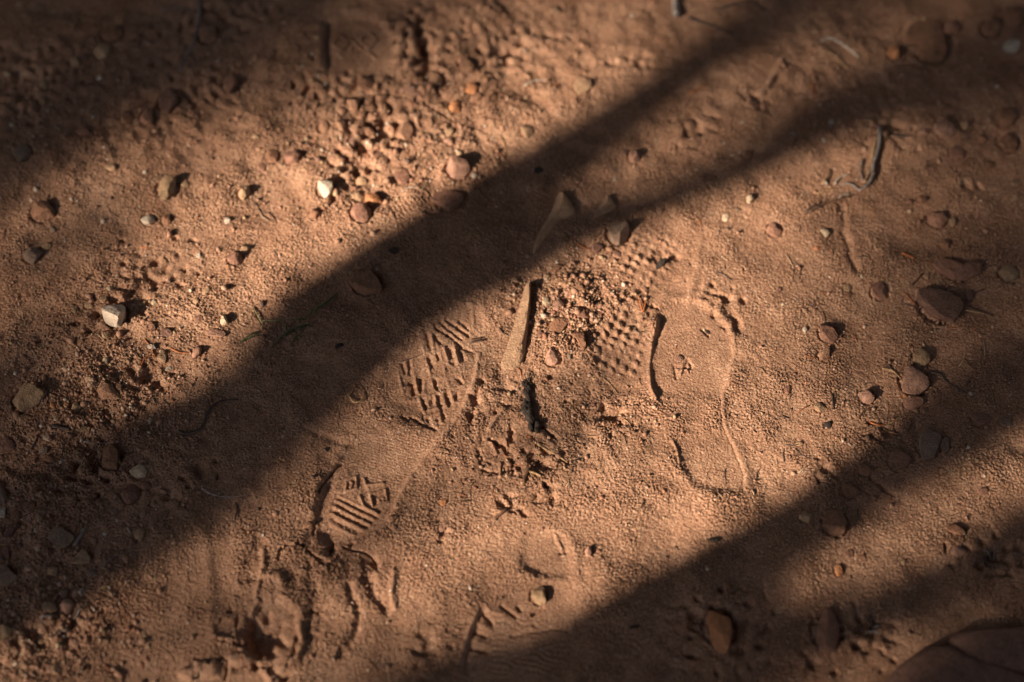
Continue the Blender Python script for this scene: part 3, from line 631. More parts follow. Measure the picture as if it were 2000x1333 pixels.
 ('round grey-tan stone', 1209, 456, 46, 46, 0, 'grey', .75, 'r', [(1188, 452), (1192, 440), (1208, 433), (1226, 440), (1231, 456), (1222, 472), (1206, 478), (1192, 470)], 'round grey and tan stone at the edge of the branch shadow, above the studded print'),
 (0, 1166, 482, 22, 18, 40, 'purple', .5, 's', 0, 'shiny dark flake with an orange needle beside it'), (0, 1181, 501, 9, 10, 0, 'grey', .6, 'a', 0, 0),
 (0, 1087, 521, 25, 24, 20, 'brown', .5, 'a', 0, 'brown pebble set in loose grit under the branch shadow'), (0, 1068, 539, 17, 14, -30, 'tan', .6, 'a', 0, 0), (0, 1207, 492, 18, 14, 0, 'pink', .5, 'a', 0, 0),
 ('pink triangular stone', 1091, 598, 30, 27, 0, 'pink', .5, 'a', [(1078, 606), (1080, 590), (1090, 585), (1104, 596), (1103, 606), (1092, 612)], 'pink triangular stone in coarse sunlit grit, beside a mauve one'),
 (0, 1134, 616, 34, 27, 20, 'red', .35, 'r', 0, 'mauve oval stone sunk in coarse grit'), (0, 1065, 590, 18, 24, -60, 'pale', .4, 'a', 0, 0), (0, 1080, 570, 14, 12, 30, 'tan', .6, 'a', 0, 0),
 (0, 1088, 638, 42, 30, -15, 'brown', .3, 'r', 0, 'pitted brown flat stone in the grit beside the long wedge'),
 (0, 1132, 663, 22, 44, -30, 'brown', .35, 's', [(1107, 652), (1125, 650), (1140, 654), (1144, 680), (1138, 692), (1132, 676), (1122, 664)], 'curved brown flake hugging the rim of the studded print'),
 ('dusty red-brown stone', 1079, 702, 36, 34, 0, 'pink', .45, 'a', [(1062, 706), (1068, 690), (1080, 680), (1096, 690), (1096, 706), (1084, 716), (1070, 714)], 'dusty reddish brown stone just above the charred stick'),
 (0, 1055, 655, 14, 18, 0, 'red', .4, 'r', 0, 0), (0, 1112, 697, 9, 16, 0, 'grey', .5, 'r', 0, 0), (0, 1009, 547, 20, 13, 10, 'tan', .6, 'a', 0, 'small tan nugget at the tip of the long wedge stone'),
 (0, 1134, 568, 20, 14, 30, 'sand', .6, 'a', 0, 0), (0, 1114, 549, 14, 12, 0, 'sand', .6, 'a', 0, 0), (0, 1160, 548, 18, 10, 0, 'grey', .3, 'r', 0, 0),
 ('small pink oval pebble', 1241, 303, 24, 28, 10, 'pink', .7, 'r', 0, 'small pink oval pebble between the two branch shadows'),
 (0, 1223, 295, 18, 14, 20, 'purple', .5, 'a', 0, 0), (0, 1202, 345, 9, 9, 0, 'white', .5, 'r', 0, 0), (0, 1282, 266, 7, 7, 0, 'white', .5, 'r', 0, 0),
 ('pale yellow pebble', 1467, 383, 20, 16, 0, 'pale', .8, 'a', 0, 'pale yellow pebble with a tiny hollow, just below the branch shadow'),
 (0, 1462, 293, 26, 20, 5, 'brown', .6, 'r', 0, 'brown rounded pebble inside the dark branch shadow'), (0, 1432, 293, 8, 7, 30, 'white', .6, 'a', 0, 0), (0, 1443, 404, 9, 8, 0, 'grey', .7, 'a', 0, 0), (0, 1447, 288, 7, 7, 0, 'white', .6, 'r', 0, 0),
 (0, 1289, 408, 14, 12, 0, 'pink', .5, 'r', 0, 0), (0, 1418, 420, 14, 16, 0, 'pale', .3, 'r', 0, 0), (0, 1451, 232, 7, 7, 0, 'white', .6, 'r', 0, 0),
 ('brick red stone', 1514, 440, 34, 30, 10, 'red', .5, 'r', 0, 'round brick red stone on the sunlit rise'),
 (0, 1612, 448, 20, 17, 20, 'pale', .6, 'a', 0, 'pale square pebble below the dry roots'), (0, 1597, 479, 14, 11, 10, 'orange', .4, 'a', 0, 0),
 (0, 1626, 230, 13, 10, 0, 'white', .5, 'r', 0, 0), (0, 1614, 263, 12, 12, 0, 'white', .5, 'a', 0, 0), (0, 1604, 194, 6, 6, 0, 'white', .5, 'r', 0, 0),
 ('red-orange cone stone', 1748, 93, 27, 32, 20, 'orange', .9, 'a', [(1733, 96), (1742, 84), (1750, 78), (1761, 90), (1757, 106), (1746, 108)], 'small reddish orange pointed stone beside the big buried boulder'),
 ('big buried boulder', 1815, 62, 108, 112, 30, 'brown', .22, 'r', [(1772, 60), (1785, 30), (1810, 14), (1838, 22), (1848, 50), (1856, 90), (1840, 112), (1805, 104), (1775, 88)], 'big brown boulder top, mostly buried, largest stone near the top'),
 (0, 1945, 38, 38, 40, 0, 'brown', .6, 'r', 0, 'rounded brown stone with a dark gap, in the top shade'), (0, 1985, 70, 36, 24, 5, 'white', .5, 'r', 0, 'pale grey pebble cut by the picture edge in the upper shade'),
 (0, 1985, 12, 46, 50, 0, 'brown', .5, 'r', 0, 'dark brown stone filling the top corner'), (0, 1862, 38, 20, 40, 80, 'red', .4, 's', 0, 0),
 (0, 1968, 120, 54, 34, 0, 'brown', .25, 's', 0, 'wide flat brown stone barely visible in the branch shadow'),
 ('round brown stone', 1972, 216, 38, 44, 0, 'brown', .6, 'r', 0, 'round brown stone, upper of two beside each other near the picture edge'),
 (0, 1977, 262, 40, 40, 0, 'brown', .5, 'r', 0, 'round brown stone, lower of two near the picture edge, with a dark fleck'),
 (0, 1852, 240, 42, 28, 15, 'pink', .35, 's', 0, 'pinkish oval flat stone in half light below the branch shadow'), (0, 1889, 229, 22, 18, 30, 'tan', .6, 'a', 0, 0),
 (0, 1925, 253, 18, 22, 0, 'brown', .5, 'r', 0, 0), (0, 1941, 250, 9, 9, 0, 'pink', .6, 'r', 0, 0), (0, 1808, 246, 20, 16, 20, 'pink', .6, 'a', 0, 0),
 (0, 1875, 285, 30, 22, 20, 'red', .25, 's', 0, 0), (0, 1815, 314, 10, 12, 0, 'red', .5, 'a', 0, 0), (0, 1943, 306, 22, 18, 0, 'brown', .3, 'r', 0, 0),
 (0, 1992, 338, 14, 24, 20, 'yellow', .4, 'a', 0, 0), (0, 1990, 374, 12, 12, 0, 'tan', .6, 'r', 0, 0),
 ('chipped red stone', 1838, 416, 40, 36, 20, 'red', .5, 'a', [(1817, 402), (1832, 400), (1850, 406), (1858, 420), (1846, 434), (1826, 432), (1818, 420)], 'chipped red stone with a dark notch and yellow chip beside it'),
 (0, 1865, 424, 18, 12, 35, 'yellow', .6, 's', 0, 'thin yellow chip leaning on the chipped red stone'), (0, 1808, 375, 20, 17, 10, 'brown', .6, 'a', 0, 0), (0, 1782, 381, 18, 13, 10, 'red', .5, 'r', 0, 0),
 (0, 1849, 470, 22, 22, 0, 'brown', .6, 'r', 0, 0), (0, 1890, 475, 16, 12, 0, 'brown', .6, 'a', 0, 0), (0, 1801, 424, 12, 10, 0, 'red', .4, 'r', 0, 0),
 ('long red-brown slab', 1872, 522, 96, 38, 5, 'red', .35, 's', [(1823, 509), (1841, 501), (1865, 507), (1882, 515), (1898, 509), (1919, 508), (1917, 530), (1895, 538), (1865, 540), (1841, 528)], 'long reddish brown slab with a sandy dip in its upper edge'),
 ('dark purple slab', 1842, 592, 94, 64, 0, 'purple', .38, 's', [(1791, 568), (1802, 562), (1824, 563), (1858, 572), (1885, 592), (1876, 612), (1866, 627), (1838, 619), (1812, 601), (1797, 586)], 'large dark purple slab with a thin stick lying across it'),
 (0, 1720, 562, 38, 40, 20, 'red', .5, 'a', [(1706, 552), (1722, 543), (1740, 554), (1738, 566), (1729, 584), (1714, 576), (1705, 564)], 'glossy dark red lumpy stone on open granular sand'),
 (0, 1976, 522, 40, 34, 20, 'yellow', .5, 'a', 0, 'ochre brown stone cut by the picture edge, level with the long slab'), (0, 1895, 571, 16, 24, 0, 'purple', .3, 's', 0, 0),
 (0, 1659, 555, 18, 18, 0, 'yellow', .25, 'r', 0, 0), (0, 1656, 572, 18, 16, 0, 'brown', .25, 'r', 0, 0), (0, 1814, 533, 12, 14, 0, 'tan', .5, 'a', 0, 0),
 ('rust-red stone', 1620, 647, 36, 42, 40, 'red', .6, 'a', [(1602, 630), (1612, 628), (1628, 642), (1640, 656), (1628, 668), (1610, 666), (1603, 648)], 'rust-red angular stone with a soft hollow beside it on open sand'),
 (0, 1612, 688, 28, 26, 0, 'sand', .45, 'a', 0, 'sandy clod just below the rust-red angular stone'),
 ('mossy ochre stone', 1801, 694, 40, 38, 10, 'yellow', .45, 'a', [(1782, 706), (1788, 684), (1800, 676), (1818, 686), (1820, 700), (1806, 714)], 'dull ochre pitted stone, top one of a column of three'),
 ('rose-brown block', 1789, 742, 52, 58, 10, 'pink', .55, 'a', [(1766, 718), (1780, 713), (1798, 722), (1812, 732), (1816, 754), (1798, 769), (1774, 768), (1763, 762)], 'rose-brown block, middle and largest of a column of three'),
 (0, 1785, 788, 40, 26, 0, 'red', .6, 'a', [(1766, 780), (1782, 776), (1803, 778), (1804, 790), (1782, 798), (1767, 800)], 'dark red wedge, lowest of a column of three stones'), (0, 1769, 768, 12, 10, 30, 'orange', .8, 'a', 0, 0), (0, 1792, 799, 10, 9, 0, 'yellow', .6, 'a', 0, 0),
 ('pinkish white stone', 1692, 771, 36, 28, 10, 'pink', .6, 'a', 0, 'rough pinkish white stone with a dark shadow on open sand'), (0, 1603, 796, 30, 18, 0, 'yellow', .5, 'a', 0, 'yellowish cracked pebble with bits of leaf under it'),
 (0, 1539, 763, 14, 20, 0, 'red', .5, 'a', 0, 0), (0, 1573, 641, 9, 14, 10, 'white', .7, 'a', 0, 'tiny chalk-white chip on the open granular sand'), (0, 1524, 560, 9, 14, 30, 'red', .6, 'a', 0, 0),
 (0, 1686, 537, 10, 10, 0, 'pale', .5, 'a', 0, 0), (0, 1797, 562, 9, 7, 0, 'white', .7, 'r', 0, 0), (0, 1529, 590, 8, 8, 0, 'pale', .4, 'r', 0, 0), (0, 1897, 768, 9, 8, 0, 'white', .5, 'r', 0, 0),
 (0, 1560, 866, 22, 10, -20, 'yellow', .3, 'r', 0, 0), (0, 1616, 829, 18, 16, 10, 'black', .6, 'a', 0, 'lump of black charcoal on the lit granular sand'),
 # lower right
 ('shaded grey slab', 1816, 872, 48, 60, 20, 'grey', .3, 's', [(1798, 850), (1808, 838), (1838, 852), (1832, 876), (1822, 898), (1800, 898), (1794, 872)], 'grey slab lying in the wide trunk shadow'),
 (0, 1845, 868, 18, 26, 0, 'grey', .3, 's', 0, 0), (0, 1755, 905, 42, 34, 0, 'red', .3, 's', 0, 'dim red flat stone in the wide trunk shadow'), (0, 1685, 918, 28, 20, 10, 'brown', .4, 's', 0, 0),
 (0, 1918, 815, 34, 26, 10, 'red', .3, 's', 0, 0), (0, 1965, 824, 24, 24, 0, 'grey', .3, 's', 0, 0),
 ('small tan block', 1576, 1015, 24, 30, 70, 'tan', .7, 'a', 0, 'small tan block in the trunk shadow, next to a larger brown stone'),
 ('four-sided brown stone', 1628, 1030, 46, 54, 20, 'brown', .45, 'a', [(1612, 1004), (1640, 1002), (1650, 1030), (1644, 1052), (1622, 1054), (1604, 1040)], 'brown four-sided stone half in the trunk shadow'),
 (0, 1868, 1084, 30, 28, 0, 'pink', .5, 'a', 0, 'pinkish square stone at the border of light near the lower corner'), (0, 1636, 1121, 13, 28, -15, 'orange', .7, 'r', 0, 'slim orange pebble standing out on the dim sand strip'),
 (0, 1680, 1093, 15, 15, 0, 'brown', .5, 'r', 0, 0), (0, 1760, 1104, 12, 12, 0, 'yellow', .5, 'r', 0, 0), (0, 1918, 963, 22, 12, 0, 'red', .4, 's', 0, 0), (0, 1862, 1042, 36, 16, 20, 'brown', .35, 's', 0, 0),
 (0, 1655, 1086, 18, 14, 0, 'red', .3, 's', 0, 0), (0, 1660, 960, 40, 22, 30, 'brown', .25, 's', 0, 0),
 ('tall orange-brown stone', 1403, 1245, 46, 90, 85, 'orange', .75, 'a', [(1378, 1215), (1390, 1190), (1410, 1184), (1424, 1200), (1425, 1245), (1420, 1280), (1404, 1286), (1388, 1262)], 'tall orange-brown stone leaning in a dark hollow near the bottom'),
 ('tall red-brown stone', 1612, 1240, 50, 84, 85, 'red', .75, 'a', [(1592, 1232), (1600, 1208), (1612, 1198), (1628, 1214), (1637, 1245), (1632, 1276), (1608, 1282), (1588, 1276)], 'tall reddish brown stone with a tan foot near the bottom'),
 (0, 1152, 1081, 17, 22, 0, 'pink', .9, 'a', 0, 'small pink pebble with a square black shadow on lit sand'), (0, 1183, 1120, 5, 5, 0, 'white', .5, 'r', 0, 0),
 ('yellowish print stone', 1054, 1166, 30, 44, -70, 'yellow', .7, 'a', [(1036, 1168), (1046, 1150), (1056, 1145), (1064, 1156), (1066, 1182), (1052, 1186), (1042, 1180)], 'yellowish stone embedded in the toe of the wavy-lined print'),
 ('grey-brown slab', 712, 556, 66, 44, 0, 'brown', .45, 's', [(682, 557), (690, 539), (706, 535), (720, 533), (733, 545), (742, 560), (748, 572), (736, 577), (699, 575)], 'greyish brown five-sided slab in the middle of the trunk shadow'),
 (0, 603, 1026, 20, 18, 0, 'sand', .6, 'a', 0, 0), (0, 766, 1019, 22, 14, -20, 'sand', .7, 'a', 0, 'dark crumb of soil on the rim of the heel print'), (0, 770, 1037, 18, 14, 0, 'sand', .5, 'a', 0, 0),
 (0, 865, 984, 16, 16, 0, 'orange', .3, 'r', 0, 0), (0, 862, 1036, 13, 18, -60, 'pink', .4, 's', 0, 0), (0, 515, 1049, 6, 7, 0, 'white', .7, 'r', 0, 0),
 (0, 296, 828, 9, 13, 0, 'pale', .5, 's', 0, 0), (0, 446, 820, 6, 7, 0, 'pale', .6, 'r', 0, 0), (0, 552, 842, 10, 8, 30, 'grey', .5, 'a', 0, 0),
 (0, 230, 1018, 7, 7, 0, 'white', .6, 'a', 0, 0), (0, 770, 492, 22, 11, 0, 'black', .25, 's', 0, 'flake of black bark lying in the trunk shadow'), (0, 664, 677, 9, 24, 75, 'black', .7, 'a', 0, 'slim charcoal chip lying in the trunk shadow'),
 (0, 867, 516, 9, 9, 0, 'grey', .4, 'r', 0, 0), (0, 1292, 512, 26, 10, -40, 'black', .5, 's', 0, 'dark charred flake tilted out of the faded studded toe print'), (0, 1384, 644, 18, 5, 35, 'black', .3, 's', 0, 'thin dark splinter pressed into the flat smooth print'),
 (0, 1052, 331, 16, 12, 0, 'black', .4, 's', 0, 0), (0, 1395, 1058, 24, 7, -5, 'black', .4, 's', 0, 'small black sliver at the edge of the trunk shadow'), (0, 1240, 1230, 7, 24, 80, 'black', .5, 's', 0, 'upright black sliver in the dark foreground shadow'),
 (0, 508, 998, 8, 8, 0, 'black', .5, 'a', 0, 0), (0, 1345, 722, 9, 12, 0, 'sand', .6, 'a', 0, 0), (0, 1325, 697, 18, 12, 10, 'pink', .35, 's', 0, 'flat pinkish crumb inside the smooth print'),
]
def ico(sub):
    import bmesh
    bm = bmesh.new(); bmesh.ops.create_icosphere(bm, subdivisions=sub, radius=1.0)
    bm.verts.ensure_lookup_table()
    v = np.array([tuple(q.co) for q in bm.verts]); v /= np.linalg.norm(v, axis=1)[:, None]
    f = np.array([[q.index for q in fc.verts] for fc in bm.faces]); bm.free()
    return v, f
ICO = {k: ico(k) for k in (1, 2, 3, 4)}
def vnoise(v, r, n=7, f=3.0):
    out = np.zeros(len(v))
    for _ in range(n):
        d = r.standard_normal(3); d /= np.linalg.norm(d)
        out += np.sin(v @ d * f * (1 + r.rand() * 1.5) + r.rand() * 6.28)
    return out / n
def outline_radius(pts):
    """radius by azimuth of a closed outline round its centre"""
    c = np.mean(pts, 0); n = 96; th = np.arange(n) * 2 * np.pi / n; rr = np.zeros(n)
    P = np.array(pts) - c
    for i, t in enumerate(th):
        dx, dy = math.cos(t), math.sin(t); best = 0
        for k in range(len(P)):
            a = P[k]; e = P[(k + 1) % len(P)] - a
            den = dx * e[1] - dy * e[0]
            if abs(den) < 1e-12: continue
            s = (a[0] * e[1] - a[1] * e[0]) / den; u = (a[0] * dy - a[1] * dx) / den
            if s > 0 and -1e-6 <= u <= 1 + 1e-6: best = max(best, s)
        rr[i] = best
    med = np.median(rr); rr[rr == 0] = med
    rr = .7 * rr + .15 * np.roll(rr, 1) + .15 * np.roll(rr, -1)
    return c, rr
def build_stone(x, y, w, h, rot, col, hr, style, outline, seed):
    r = np.random.RandomState(seed); k_ = seed
    if outline: px = outline
    else:
        n = {'r': 7, 'a': 5 + k_ % 2, 's': 6}[style]; a0 = r.rand() * 6.28; px = []
        ja = {'r': .16, 'a': .30, 's': .26}[style]
        cr, sr = math.cos(math.radians(rot)), math.sin(math.radians(rot))
        k = 1.0 if style == 'r' else 1.12
        for i in range(n):
            t = a0 + (i + ja * 2 * r.randn() * .5) * 2 * math.pi / n; q = k * (1 + ja * r.randn() * .7)
            u, v = w / 2 * math.cos(t) * q, h / 2 * math.sin(t) * q
            px.append((x + u * cr - v * sr, y + u * sr + v * cr))
    pts = gp(px); c, rr = outline_radius(pts)
    size = rr.mean() * 2
    big = max(w, h)
    V, F = ICO[4 if big > 60 else 3 if big > 19 else 2]
    th = np.arctan2(V[:, 1], V[:, 0]) % (2 * np.pi)
    rad = np.interp(th, np.arange(97) * 2 * np.pi / 96, np.append(rr, rr[0]))
    cc = np.hypot(V[:, 0], V[:, 1])
    e1, e2 = {'r': (.62, .72), 'a': (.45, .6), 's': (.35, .5)}[style]
    cxy = cc ** e1
    Hh = size * hr * .55
    out = np.stack([np.cos(th) * rad * cxy, np.sin(th) * rad * cxy, np.sign(V[:, 2]) * np.abs(V[:, 2]) ** e2 * Hh], 1)
    # chipped facets
    if True:
        for _ in range({'a': 9, 's': 5, 'r': 8}[style]):
            d = np.array([r.standard_normal(), r.standard_normal(), abs(r.standard_normal()) * (1.0 if style != 's' else 1.6) + (.45 if style != 's' else .9)])
            dn = d / np.array([size / 2, size / 2, Hh]); dn /= np.linalg.norm(dn)
            pr = out @ dn; lim = np.max(pr) * ({'a': .56, 'r': .64, 's': .70}[style] + .25 * r.rand())
            over = np.clip(pr - lim, 0, None)
            out -= over[:, None] * dn[None, :] * .98
    nz = vnoise(V, r, 8, 4.0) * .5 + vnoise(V, r, 8, 11.0) * .4 + vnoise(V, r, 8, 24.0) * .25
    out *= (1 + nz * (.05 if style == 'r' else .07))[:, None]
    # tilt
    t = (r.rand() - .5) * (.15 if style == 's' else .35); ax = r.rand() * 6.28
    out[:, 2] += (out[:, 0] * math.cos(ax) + out[:, 1] * math.sin(ax)) * t
    zb = Hh * {'r': .3, 'a': .45, 's': .55}[style]
    return c, out, F, zb, size, Hh

# bank the sand against each stone before the ground is meshed
built = []
for k, s in enumerate(ST):
    lm, x, y, w, h, rot, col, hr, style, ol, lab = s
    c, out, F, zb, size, Hh = build_stone(x, y, w, h, rot, col, hr, style, ol, 100 + k)
    zg = zmean(c[0], c[1], size * .6)
    built.append((c, out, F, zb, zg, size))
    wn_ = win([tuple(c)], size * 1.6)
    if wn_ is not None:
        q = np.hypot(XX[wn_] - c[0], YY[wn_] - c[1]) / (size * .5)
        H[wn_] += Hh * .05 * np.exp(-((q - 1.25) / .35) ** 2) * (1 + .5 * n_9[wn_])
        H[wn_] -= min(.0016 if size < .02 else .0034, Hh * .35) * np.exp(-((q - 1.0) / .14) ** 2) * (1 + .7 * n_9[wn_])

def direction_names():
    lm = [(s[0], s[1], s[2]) for s in ST if s[0]]
    lm += [('grass sprig', 560, 645), ('charred stick', 1036, 780), ('smooth flat print', 1350, 690), ('studded print', 1215, 670),
           ('dry roots', 1660, 350), ('long wedge stone', 1010, 640), ('hiking sole print', 780, 820), ('wavy-lined print', 1020, 1250),
           ('funnel hollow', 530, 1230), ('long grey twig', 380, 80), ('small diamond print', 700, 90), ('curved white twig', 440, 970),
           ('fanned pine needles', 210, 1145), ('dead tuft', 1690, 1230)]
    return lm
LM = direction_names()
words = {'red': 'dull red', 'brown': 'brown', 'tan': 'tan', 'yellow': 'ochre', 'white': 'white', 'pale': 'cream', 'grey': 'grey', 'purple': 'dark purple',
         'pink': 'pink', 'orange': 'orange', 'sand': 'sandy', 'black': 'black'}
shp = {'r': 'rounded', 'a': 'angular', 's': 'flat'}
auto = {}
def noun(s):
    if s[6] == 'sand': return 'soil_clod'
    if s[6] == 'black': return 'charcoal_chip'
    return 'pebble' if max(s[3], s[4]) < 30 else 'stone'
for k, s in enumerate(ST):
    if s[10]: continue
    d = sorted(LM, key=lambda q: math.hypot(q[1] - s[1], q[2] - s[2]))[:2]
    base = (words[s[6]], shp[s[8]], noun(s).replace('_', ' '), d[0][0], d[1][0])
    auto.setdefault(base, []).append(k)
sizes = {1: [''], 2: ['bigger', 'smaller'], 3: ['biggest', 'middling', 'smallest'], 4: ['biggest', 'second biggest', 'third biggest', 'smallest'],
         5: ['biggest', 'second biggest', 'third biggest', 'fourth biggest', 'smallest']}
labels = {}
for base, ks in auto.items():
    ks = sorted(ks, key=lambda k: -ST[k][3] * ST[k][4])
    for i, k in enumerate(ks):
        sz = sizes[min(5, len(ks))][min(i, 4)]
        labels[k] = ' '.join(f"{sz} {base[0]} {base[1]} {base[2]} between {base[3]} and {base[4]}".split())
GRP = {'pebble': 'pebbles lying on the sand', 'stone': 'larger stones set in the sand', 'soil_clod': 'clods of dried soil', 'charcoal_chip': 'bits of charcoal on the sand'}
CAT = {'pebble': 'pebble', 'stone': 'stone', 'soil_clod': 'clod', 'charcoal_chip': 'charcoal'}
def emit_stones():
    for k, s in enumerate(ST):
        c, out, F, zb, zg, size = built[k]
        nm = noun(s)
        o = new_mesh_obj(nm, out, F, ROCK[s[6]], loc=(c[0], c[1], zg + zb))
        o.data.set_sharp_from_angle(angle=math.radians(26))
        tag(o, s[10] or labels[k], CAT[nm], GRP[nm])

# ------------------------------------------------------------------ mesh the ground (core + coarser skirt out to the horizon)
def spread(a0, a1, core, far):
    lo = []; p = core[0]; st = STEP
    while p > a0: st = min(st * 1.16, far); p -= st; lo.append(p)
    hi = []; p = core[-1]; st = STEP
    while p < a1: st = min(st * 1.16, far); p += st; hi.append(p)
    return np.array(lo[::-1]), np.array(hi)
xl, xh = spread(-60, 60, xs, 6.0); yl, yh = spread(-60, 60, ys, 6.0)
gx = np.concatenate([xl, xs, xh]); gy = np.concatenate([yl, ys, yh])
GX, GY = np.meshgrid(gx, gy)
Z = macro0(GX, GY).astype(np.float32)
core_d = H - macro0(XX, YY)
fade = np.minimum(np.minimum(XX - X0, X1 - XX), np.minimum(YY - Y0, Y1 - YY))
core_d = core_d * sstep(0, .022, fade)
a, b = len(yl), len(xl)
Z[a:a + NY, b:b + NX] += core_d.astype(np.float32)
nY, nX = Z.shape
idx = np.arange(nY * nX, dtype=np.int32).reshape(nY, nX)
quads = np.stack([idx[:-1, :-1], idx[:-1, 1:], idx[1:, 1:], idx[1:, :-1]], -1).reshape(-1, 4)
ground = new_mesh_obj('ground', np.stack([GX, GY, Z], -1).reshape(-1, 3), quads, SAND)
tag(ground, 'reddish sandy path surface with shoe prints pressed into it', 'ground', kind='structure')

emit_stones()

# ------------------------------------------------------------------ lofted things: wedges, twigs, needles, blades
def loft(path, widths, heights, ring=10, seed=0, noise=.0, keel=0.0):
    """path: list of 3-D points; widths / heights: full size of the oval section"""
    P = np.array(path, float); n = len(P); r = np.random.RandomState(seed)
    V = []; F = []
    for i in range(n):
        t = P[min(i + 1, n - 1)] - P[max(i - 1, 0)]; t /= np.linalg.norm(t) + 1e-12
        s = np.cross(t, (0, 0, 1.0)); ns = np.linalg.norm(s)
        s = s / ns if ns > 1e-4 else np.array((1.0, 0, 0))
        u = np.cross(s, t)
        for k in range(ring):
            a = 2 * math.pi * k / ring
            q = 1 + noise * r.randn()
            cz = math.sin(a); cx = math.cos(a)
            if keel: cx *= (1 - keel * max(0, cz)); 
            V.append(P[i] + s * cx * widths[i] / 2 * q + u * cz * heights[i] / 2 * q)
    for i in range(n - 1):
        for k in range(ring):
            a = i * ring + k; b = i * ring + (k + 1) % ring
            F += [(a, b, b + ring), (a, b + ring, a + ring)]
    V.append(P[0]); V.append(P[-1]); c0, c1 = len(V) - 2, len(V) - 1
    for k in range(ring):
        F.append((c0, (k + 1) % ring, k)); F.append((c1, (n - 1) * ring + k, (n - 1) * ring + (k + 1) % ring))
    return np.array(V), np.array(F)
def resample(pts, n):
    """smooth curve through pixel points, n samples (Catmull-Rom)"""
    p = [np.array(q, float) for q in pts]
    p = [2 * p[0] - p[1]] + p + [2 * p[-1] - p[-2]]
    out = []
    segs = len(p) - 3
    for i in range(n):
        t = i / (n - 1) * segs; k = min(int(t), segs - 1); u = t - k
        a, b, c, d = p[k], p[k + 1], p[k + 2], p[k + 3]
        out.append(.5 * ((2 * b) + (-a + c) * u + (2 * a - 5 * b + 4 * c - d) * u * u + (-a + 3 * b - 3 * c + d) * u ** 3))
    return out
def stick(name, pts, r_mm, mat, lift=1.0, taper=.6, n=None, parent=None, bend=0.0, seed=0, noise=.08, ring=7, arch=0.0, origin=None):
    n = n or max(5, len(pts) * 3)
    q = resample(pts, n); path = []; wd = []
    for i, p in enumerate(q):
        gx_, gy_ = Gv(p[0], p[1])
        t = i / (n - 1)
        path.append([gx_, gy_, zmean(gx_, gy_, .003) + r_mm * .001 * lift + arch * .001 * math.sin(math.pi * t)])
        wd.append(2 * r_mm * .001 * (1 - (1 - taper) * t))
    path = np.array(path)
    path[1:-1, 2] = (path[:-2, 2] + path[1:-1, 2] + path[2:, 2]) / 3
    V, F = loft(path, wd, wd, ring=ring, seed=seed, noise=noise)
    o0 = np.array(origin) if origin is not None else path[0].copy()
    return new_mesh_obj(name, V - o0, F, mat, parent=parent, loc=None if origin is not None else tuple(o0))

# the three sand-coloured wedges half sunk in the ground
def plateau(nm, lab, px, hmm, ridge, grp, mat, seed, rings=12, around=110):
    """low rock with the outline px; ridge: line of its crest, from which the faces slope down"""
    P = np.array(gp(smooth_poly([tuple(q) for q in px], 1))); n = len(P)
    L = np.append(0, np.cumsum(np.hypot(*(np.roll(P, -1, 0) - P).T)))
    Pc = np.vstack([P, P[:1]]); t = np.linspace(0, L[-1], around, endpoint=False)
    B = np.stack([np.interp(t, L, Pc[:, 0]), np.interp(t, L, Pc[:, 1])], 1)
    cr = np.array([Gv(*q) for q in resample(ridge, 40)])
    V = []; F = []; r = np.random.RandomState(seed)
    near = cr[np.argmin(((B[:, None] - cr[None]) ** 2).sum(2), 1)]
    for i in range(rings + 1):
        s_ = i / rings; Q = near + (B - near) * s_
        z = hmm * .001 * (1 - s_ ** 1.6) * (1 + .06 * np.sin(t * 180 + i)) + .0001 * r.randn(around)
        for k in range(around):
            V.append((Q[k, 0], Q[k, 1], zmean(Q[k, 0], Q[k, 1], .005) * .0 + z[k] - (.004 if i == rings else 0)))
    for i in range(rings):
        for k in range(around):
            a = i * around + k; b = i * around + (k + 1) % around
            F += [(a, b + around, b), (a, a + around, b + around)]
    V = np.array(V); c = V[:, :2].mean(0); z0 = zmean(c[0], c[1], .012)
    V[:, :2] -= c
    o = new_mesh_obj(nm, V, F, mat, loc=(c[0], c[1], z0)); tag(o, lab, 'stone', grp); return o
GW = 'wedges of rock half sunk in sand'
plateau('wedge_stone', 'hooked sand-coloured wedge of rock in the branch shadow, beside a smaller point', [(1040, 494), (1044, 468), (1066, 430), (1080, 404), (1090, 376), (1098, 370), (1113, 390), (1128, 410), (1114, 423), (1092, 428), (1060, 473), (1048, 490)], 7, [(1046, 480), (1070, 445), (1096, 412), (1099, 384)], GW, ROCK['sandstone'], 1)
plateau('wedge_stone', 'small sand-coloured point of rock beside the larger hooked wedge', [(1156, 426), (1170, 400), (1180, 386), (1188, 374), (1198, 386), (1208, 400), (1192, 413), (1172, 418)], 6, [(1168, 414), (1186, 397), (1188, 384)], GW, ROCK['sandstone'], 2)
plateau('wedge_stone', 'long straight pale wedge of rock in full sun with a dark trench beside it', [(1027, 552), (1037, 551), (1036, 600), (1031, 650), (1026, 700), (1008, 728), (972, 722), (984, 688), (1003, 632), (1016, 590)], 6.5, [(1034, 560), (1032, 600), (1027, 640), (1019, 676)], GW, ROCK['sandstone'], 3)

